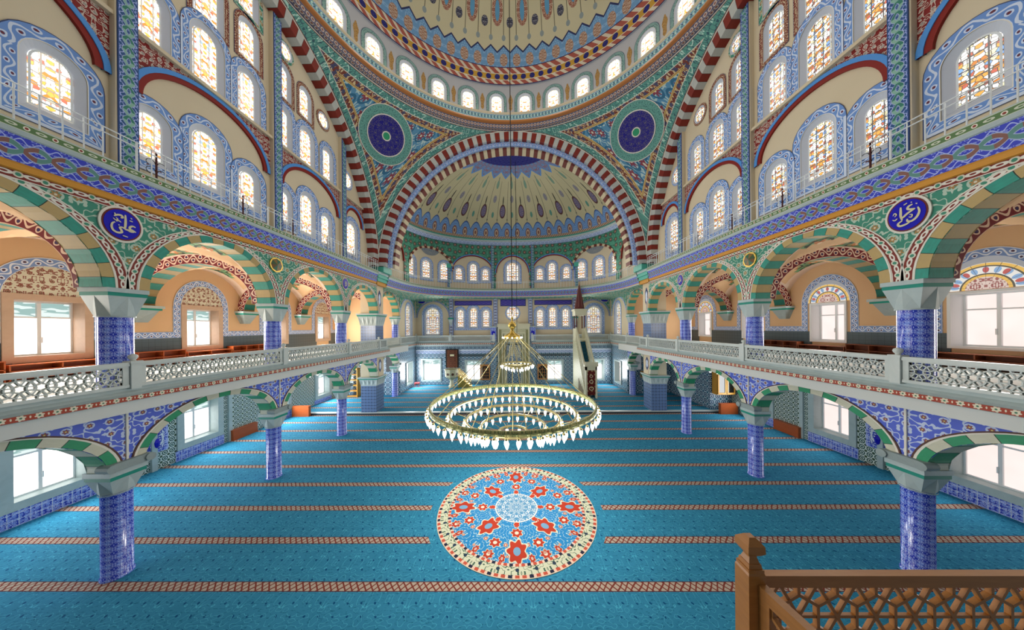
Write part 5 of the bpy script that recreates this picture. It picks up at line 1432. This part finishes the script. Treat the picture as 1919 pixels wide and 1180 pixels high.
for y in (26.05, 26.62):
    m.tube([(-5.45, y, 2.0), (-4.2, y, .75)], .03, 6); m.tube([(-5.45, y, 1.3), (-4.2, y, .3)], .025, 6)
    for k in range(9): x = -5.4 + k * .15; m.tube([(x, y, 1.25 - k * .12), (x, y, 1.95 - k * .15)], .02, 5)
ob('handrail', m, gold, root)
# wall hanging behind it
c = (-6.3, 27.5, 1.9); root = thing('wall_hanging', 'dark brown wall hanging with a framed script square behind the preaching chair', 'hanging', c, None, 'thing')
chh = chart_y(27.5); m = MB(c); strip(m, chh, -6.98, -5.65, 1.9, 3.8, -.05, .03); ob('border', m, mat('near_black_cloth', '1e1612', .8), root)
m = MB(c); strip(m, chh, -6.86, -5.77, 1.9, 3.72, .03, .04); ob('field', m, mat('brown_patterned_cloth', scroll('5a3220', '7c4a30', k=2.4, n=5), .8), root)
m = MB(c); strip(m, chh, -6.58, -6.04, 3.0, 3.36, .04, .05, 0); strip(m, chh, -6.52, -6.1, 3.08, 3.28, .05, .055, 1); ob('script_square', m, [wood_d, gold_paint], root)
# clocks
for x, nm in ((-2.65, 'left'), (2.7, 'right')):
    c = (x, 27.55, 2.7); root = thing('wall_clock', 'small round wall clock on the %s of the prayer niche' % nm, 'clock', c, 'wall clocks', 'thing')
    m = MB(c); P = lambda r: [(x + r * math.cos(t), 2.92 + r * math.sin(t)) for t in np.linspace(0, 2 * PI, 29)[:-1]]
    m.poly([(p[0], 27.5, p[1]) for p in P(.24)], P(.24)); loft(m, chart_y(27.55), P(.24), P(.24), .05, -.05); ob('case', m, mat('clock_rim', '5f7c92', .4) if 'clock_rim' not in MATS else MATS['clock_rim'], root)
    m = MB(c); m.poly([(p[0], 27.49, p[1]) for p in P(.17)], P(.17)); ob('dial', m, pvc, root)
    m = MB(c); m.box(x - .008, x + .008, 27.478, 27.482, 2.92, 3.06); m.box(x, x + .1, 27.478, 27.482, 2.912, 2.928); ob('hands', m, black_mt, root)
# arched wall cupboards
for x, nm in ((-2.93, 'left'), (3.0, 'right')):
    c = (x, 27.55, .6); root = thing('wall_cupboard', 'arched brown wall cupboard with dark glazing on the %s of the prayer niche' % nm, 'cupboard', c, 'arched wall cupboards', 'thing')
    cc_ = chart_y(27.58); m = MB(c); holed(m, cc_, x - .52, x + .52, .6, 2.2, [(x, .4, .74, 1.65, .4)], .1, 0); 
    Q = [(x - .52, .6), (x - .52, 2.2), (x + .52, 2.2), (x + .52, .6)]; loft(m, cc_, Q, Q, .1, -.02, 0); ob('frame', m, wood_l, root)
    m = MB(c); P = outl((x, .4, .74, 1.65, .4)); m.poly([cc_(p[0], .03, p[1]) for p in P], P); ob('pane', m, dark_g, root)
    m = MB(c)
    for q in (-.2, 0, .2): strip(m, cc_, x + q - .018, x + q + .018, .74, 1.95 if q == 0 else 1.65, .04, .07)
    for z in (1.05, 1.35, 1.65): strip(m, cc_, x - .4, x + .4, z - .015, z + .015, .04, .072)
    for t in (PI / 4, 3 * PI / 4): m.tube([cc_(x, .06, 1.65), cc_(x + .4 * math.cos(t), .06, 1.65 + .4 * math.sin(t))], .014, 4)
    ob('glazing_bars', m, wood_l, root)

# ================================================================== furniture in the aisles and galleries
def shelf_unit(Y0, Y1, z1, sg, label):
    L = Y1 - Y0; X = sg * 15.3; c = (X, Y0, 4.5)
    root = thing('bookshelf', label, 'bookshelf', c, '%s gallery low bookshelves' % SIDE[sg], 'thing'); mt_ = wood_o if sg < 0 else wood_b
    xi, xo = sorted((X - sg * .36, X))
    m = MB(c); m.box(xi, xo, Y0, Y1, z1 - .03, z1); ob('top_board', m, mt_, root)
    m = MB(c); m.box(*sorted((X - sg * .02, X)), Y0, Y1, 4.5, z1 - .03); ob('back_board', m, mt_, root)
    m = MB(c); m.box(xi, xo, Y0, Y1, 4.56, 4.585); m.box(xi, xo, Y0, Y1, (4.58 + z1) / 2, (4.58 + z1) / 2 + .025); ob('shelf', m, mt_, root)
    n = max(1, round(L / .85))
    for k in range(n + 1):
        y = Y0 + (L - .03) * k / n; m = MB(c); m.box(xi, xo, y, y + .03, 4.5, z1 - .03); ob('divider', m, mt_, root)
wood_b = mat('brown_wood', wood('8a4a2c', '6a3218'), .45)
for sg in (-1, 1):
    sd = SIDE[sg]
    for (a, b), z1, nm in (((2.4, 3.55), 5.13, 'tall unit at the very front'), ((3.6, 5.4), 5.0, 'low unit under the nearest window'), ((5.45, 7.75), 5.13, 'tall unit behind the first column'), ((7.8, 9.7), 5.0, 'low unit under the second window'), ((9.75, 12.1), 5.13, 'tall unit behind the second column'), ((12.15, 14.1), 5.0, 'low unit under the third window'), ((14.15, 16.3), 5.13, 'tall unit behind the third column')):
        shelf_unit(a, b, z1, sg, '%s gallery wooden bookshelf, %s' % (sd, nm))
def radiator_cover(loc, dim, label):
    x, y, z = loc; dx, dy, dz = dim; root = thing('radiator_cover', label, 'cover', (x, y, z), 'orange wooden boxes along the aisle walls', 'thing')
    o = (x, y, z); m = MB(o); m.box(x - dx / 2, x + dx / 2, y - dy / 2, y + dy / 2, z, z + dz - .03); ob('body', m, wood_o, root)
    m = MB(o); m.box(x - dx / 2 - .02, x + dx / 2 + .02, y - dy / 2 - .02, y + dy / 2 + .02, z + dz - .03, z + dz); ob('top', m, wood_o, root)
for sg in (-1, 1):
    radiator_cover((sg * 15.2, 14.95, 0), (.2, 1.35, .56), '%s orange wooden box low on the aisle wall between the tiled fields' % SIDE[sg])
    radiator_cover((sg * 14.6, 18.25, 0), (1.15, .2, .72), '%s orange wooden box standing at the end of the platform step' % SIDE[sg])
    for y, nm in ((7.0, 'near'), (11.3, 'far')):
        c = (sg * 15.33, y, .9); cp = chart_x(sg, 15.35); root = thing('tile_picture', '%s blue and white tile picture of a vase on the aisle wall, %s one' % (SIDE[sg], nm), 'tile picture', c, 'vase tile pictures', 'thing')
        m = MB(c); strip(m, cp, y - .42, y + .42, .75, 2.3, 0, .03); ob('border', m, blue_tl, root)
        m = MB(c); strip(m, cp, y - .3, y + .3, .88, 2.17, .03, .035); ob('field', m, mat('white_vase_tile', scroll('d8dfe6', '3c50b0', '2c3fb4', None, 2.4, .14, 5, 3, .3), .3) if 'white_vase_tile' not in MATS else MATS['white_vase_tile'], root)
        m = MB(c)
        for k in range(9):
            a = PI * (k + .5) / 9; m.tube([cp(y, .05, 1.35), cp(y + .14 * math.cos(a), .05, 1.6 + .1 * math.sin(a)), cp(y + .24 * math.cos(a), .05, 1.6 + .45 * math.sin(a))], .012, 4)
        m.tube([cp(y, .05, .95), cp(y, .05, 1.05), cp(y, .05, 1.2), cp(y, .05, 1.38)], [.05, .1, .12, .05], 8); ob('vase', m, navy, root)
# tall open bookcase, left, on the platform
c = (-13.9, 22.9, .15); root = thing('tall_bookcase', 'tall yellow wooden open bookcase on the left side of the platform', 'bookcase', c, None, 'thing')
m = MB(c)
for x in (-14.5, -13.35): m.box(x, x + .06, 22.6, 23.1, .15, 2.6)
ob('side_panel', m, wood_y, root)
for k in range(6): m = MB(c); m.box(-14.44, -13.35, 22.62, 23.1, .2 + k * .46, .24 + k * .46); ob('shelf', m, wood_y, root)
m = MB(c); m.box(-14.5, -13.29, 22.58, 23.1, 2.56, 2.62); ob('top', m, wood_y, root)
# wall cabinet with glass doors, right
c = (14.6, 18.65, 1.25); root = thing('wall_cabinet', 'yellow wooden wall cabinet with two dark glass doors in the right aisle', 'cabinet', c, None, 'thing')
m = MB(c); m.box(13.98, 15.2, 18.42, 18.88, 1.25, 3.25); ob('body', m, wood_y, root)
for x in (14.02, 14.62):
    m = MB(c); cq = chart_y(18.4); strip(m, cq, x, x + .08, 1.3, 3.2, 0, .04); strip(m, cq, x + .48, x + .56, 1.3, 3.2, 0, .04); strip(m, cq, x, x + .56, 1.3, 1.4, 0, .041); strip(m, cq, x, x + .56, 3.1, 3.2, 0, .041); d = ob('door', m, wood_y, root)
    m = MB(c); m.poly([cq(x + .08, .01, 1.4), cq(x + .48, .01, 1.4), cq(x + .48, .01, 3.1), cq(x + .08, .01, 3.1)]); ob('pane', m, dark_g, d)
# blue door and framed notice, right
c = (11.9, 23.5, .15); root = thing('door_1', 'plain blue door at the end of the right aisle', 'door', c, None, 'structure')
m = MB(c); m.box(11.35, 12.55, 23.5, 23.58, .15, 2.7); ob('leaf', m, blue_door, root)
m = MB(c); m.lathe([(.001, 1.2), (.03, 1.22), (.001, 1.25)], (11.5, 23.46), 8); ob('handle', m, brass, root)
c = (11.1, 23.05, 1.7); root = thing('framed_notice', 'small gold-framed dark notice beside the blue door', 'picture', c, None, 'thing')
m = MB(c); m.box(10.95, 11.28, 23.04, 23.08, 1.6, 2.15); ob('frame', m, wood_y, root)
m = MB(c); m.box(11.0, 11.23, 23.03, 23.04, 1.66, 2.09); ob('notice', m, dark_g, root)
# little red stool near the left back corner
c = (-9.6, 26.6, .15); root = thing('red_stool', 'small red stool in the left back corner', 'stool', c, None, 'thing')
rd = mat('red_paint', 'b04a4a', .5)
m = MB(c); m.box(-9.85, -9.4, 26.4, 26.8, .5, .58); ob('seat', m, rd, root)
for x in (-9.82, -9.46):
    for y in (26.43, 26.74): m = MB(c); m.tube([(x, y, .15), (x, y, .5)], .02, 6); ob('leg', m, rd, root)
# ceiling spotlights at the arch crowns
for sg in (-1, 1):
    for y in (12.7, 13.2, 16.9):
        c = (sg * 9.72, y, 3.72); nm = {12.7: 'front one at the crown of the third arch', 13.2: 'back one at the crown of the third arch', 16.9: 'at the crown of the narrow arch by the great pillar'}[y]
        root = thing('spotlight', '%s small glowing spotlight %s' % (SIDE[sg], nm), 'spotlight', c, 'spotlights under the gallery arches', 'thing')
        m = MB(c); m.lathe([(.07, 3.82), (.07, 3.76), (.06, 3.73)], (c[0], c[1]), 14); ob('housing', m, white_mt, root, True)
        m = MB(c); m.lathe([(.055, 3.735), (.04, 3.71), (.001, 3.7)], (c[0], c[1]), 14); ob('bulb', m, bulb_m, root, True)

# ================================================================== wooden balustrade beside the camera
def lattice(m, L, z0, z1, f, d=.124, wd=.0048, dp=.011, zc=5.05):
    """triangular grid and its honeycomb dual, clipped to the opening; f maps (s, depth, z)"""
    h = d * math.sqrt(3) / 2; segs = []
    r0, r1 = int((z0 - zc) / h) - 2, int((z1 - zc) / h) + 2; nc = int(L / d) + 3
    P = lambda i, r: (i * d + (d / 2 if r % 2 else 0), zc + r * h)
    for r in range(r0, r1):
        for i in range(-2, nc):
            a = P(i, r); b = P(i + 1, r); k = i if r % 2 == 0 else i + 1
            u1, u0 = P(k, r + 1), P(k - 1, r + 1); d1, d0 = P(k, r - 1), P(k - 1, r - 1)
            segs += [(a, b), (a, u1), (a, u0)]
            tu = ((a[0] + b[0] + u1[0]) / 3, (a[1] + b[1] + u1[1]) / 3); td = ((a[0] + b[0] + d1[0]) / 3, (a[1] + b[1] + d1[1]) / 3)
            tl = ((a[0] + u0[0] + u1[0]) / 3, (a[1] + u0[1] + u1[1]) / 3); b2 = P(i - 1, r)
            tl2 = ((b2[0] + a[0] + u0[0]) / 3, (b2[1] + a[1] + u0[1]) / 3)
            segs += [(tu, td), (tl, tu), (tl, tl2)]
    for q_, (a, b) in enumerate(segs):
        dp_ = dp + .0012 * (q_ % 6)
        # clip
        t0, t1 = 0.0, 1.0; dx, dz = b[0] - a[0], b[1] - a[1]; ok = True
        for p, q in ((-dx, a[0] - 0), (dx, L - a[0]), (-dz, a[1] - z0), (dz, z1 - a[1])):
            if abs(p) < 1e-9:
                if q < 0: ok = False
            else:
                r = q / p
                if p < 0: t0 = max(t0, r)
                else: t1 = min(t1, r)
        if not ok or t0 >= t1 - 1e-6: continue
        A = (a[0] + dx * t0, a[1] + dz * t0); B = (a[0] + dx * t1, a[1] + dz * t1); l = math.hypot(dx, dz); nx, nz = -dz / l * wd, dx / l * wd
        Q = [(A[0] + nx, A[1] + nz), (B[0] + nx, B[1] + nz), (B[0] - nx, B[1] - nz), (A[0] - nx, A[1] - nz)]
        m.ext(Q, lambda p: f(p[0], -dp_, p[1]), lambda p: f(p[0], dp_, p[1]))
FX, FY = .8435, .8665
c = (FX, FY, 4.5); root = thing('wooden_balustrade', 'honey-coloured carved wooden balustrade with lattice panels in the right foreground', 'balustrade', c, None, 'thing')
wood_h = mat('varnished_honey_wood', wood('c08444', '9c642c', 3), .35, .5)
m = MB(c); a = .0265
m.box(FX - a, FX + a, FY - a, FY + a, 4.5, 5.215); ob('newel_post', m, wood_h, root)
m = MB(c)
def frus(h0, z0, h1, z1):
    A = [(FX + sx_ * h0, FY + sy_ * h0, z0) for sx_, sy_ in ((-1, -1), (1, -1), (1, 1), (-1, 1))]; B = [(FX + sx_ * h1, FY + sy_ * h1, z1) for sx_, sy_ in ((-1, -1), (1, -1), (1, 1), (-1, 1))]
    for k in range(4): m.poly([A[k], A[(k + 1) % 4], B[(k + 1) % 4], B[k]])
    m.poly(B)
for q in ((.0265, 5.215, .024, 5.222), (.024, 5.222, .024, 5.232), (.021, 5.232, .019, 5.246), (.017, 5.246, .012, 5.262), (.012, 5.262, .012, 5.272), (.018, 5.272, .027, 5.284), (.027, 5.284, .026, 5.306), (.026, 5.306, .01, 5.324)): frus(*q)
ob('finial', m, wood_h, root)
m = MB(c); m.box(FX + a, 3.2, .869, .892, 5.152, 5.19); m.box(FX + a, 3.2, .87, .891, 4.5, 4.56); m.box(FX + a, FX + a + .02, .87, .891, 4.56, 5.152); ob('front_rail', m, wood_h, root)
m = MB(c); lattice(m, 2.2, 4.56, 5.153, lambda s, n, z: (FX + a + .015 + s, .882 + n * .45, z)); ob('front_lattice', m, wood_h, root)
ang = math.radians(-82.5); dx_, dy_ = math.cos(ang), math.sin(ang)
fs = lambda s, n, z: (FX + .014 + s * dx_ - n * dy_, FY - .0265 + s * dy_ + n * dx_, z)
m = MB(c)
for (s0, s1, z0, z1, w_) in ((0, 1.2, 5.152, 5.19, .013), (0, 1.2, 4.5, 4.56, .013), (0, .03, 4.56, 5.152, .012)):
    P = [(s0, z0), (s1, z0), (s1, z1), (s0, z1)]; m.ext(P, lambda p: fs(p[0], -w_, p[1]), lambda p: fs(p[0], w_, p[1]))
ob('side_rail', m, wood_h, root)
m = MB(c); lattice(m, 1.1, 4.56, 5.153, lambda s, n, z: fs(s + .03, n * .4, z)); ob('side_lattice', m, wood_h, root)
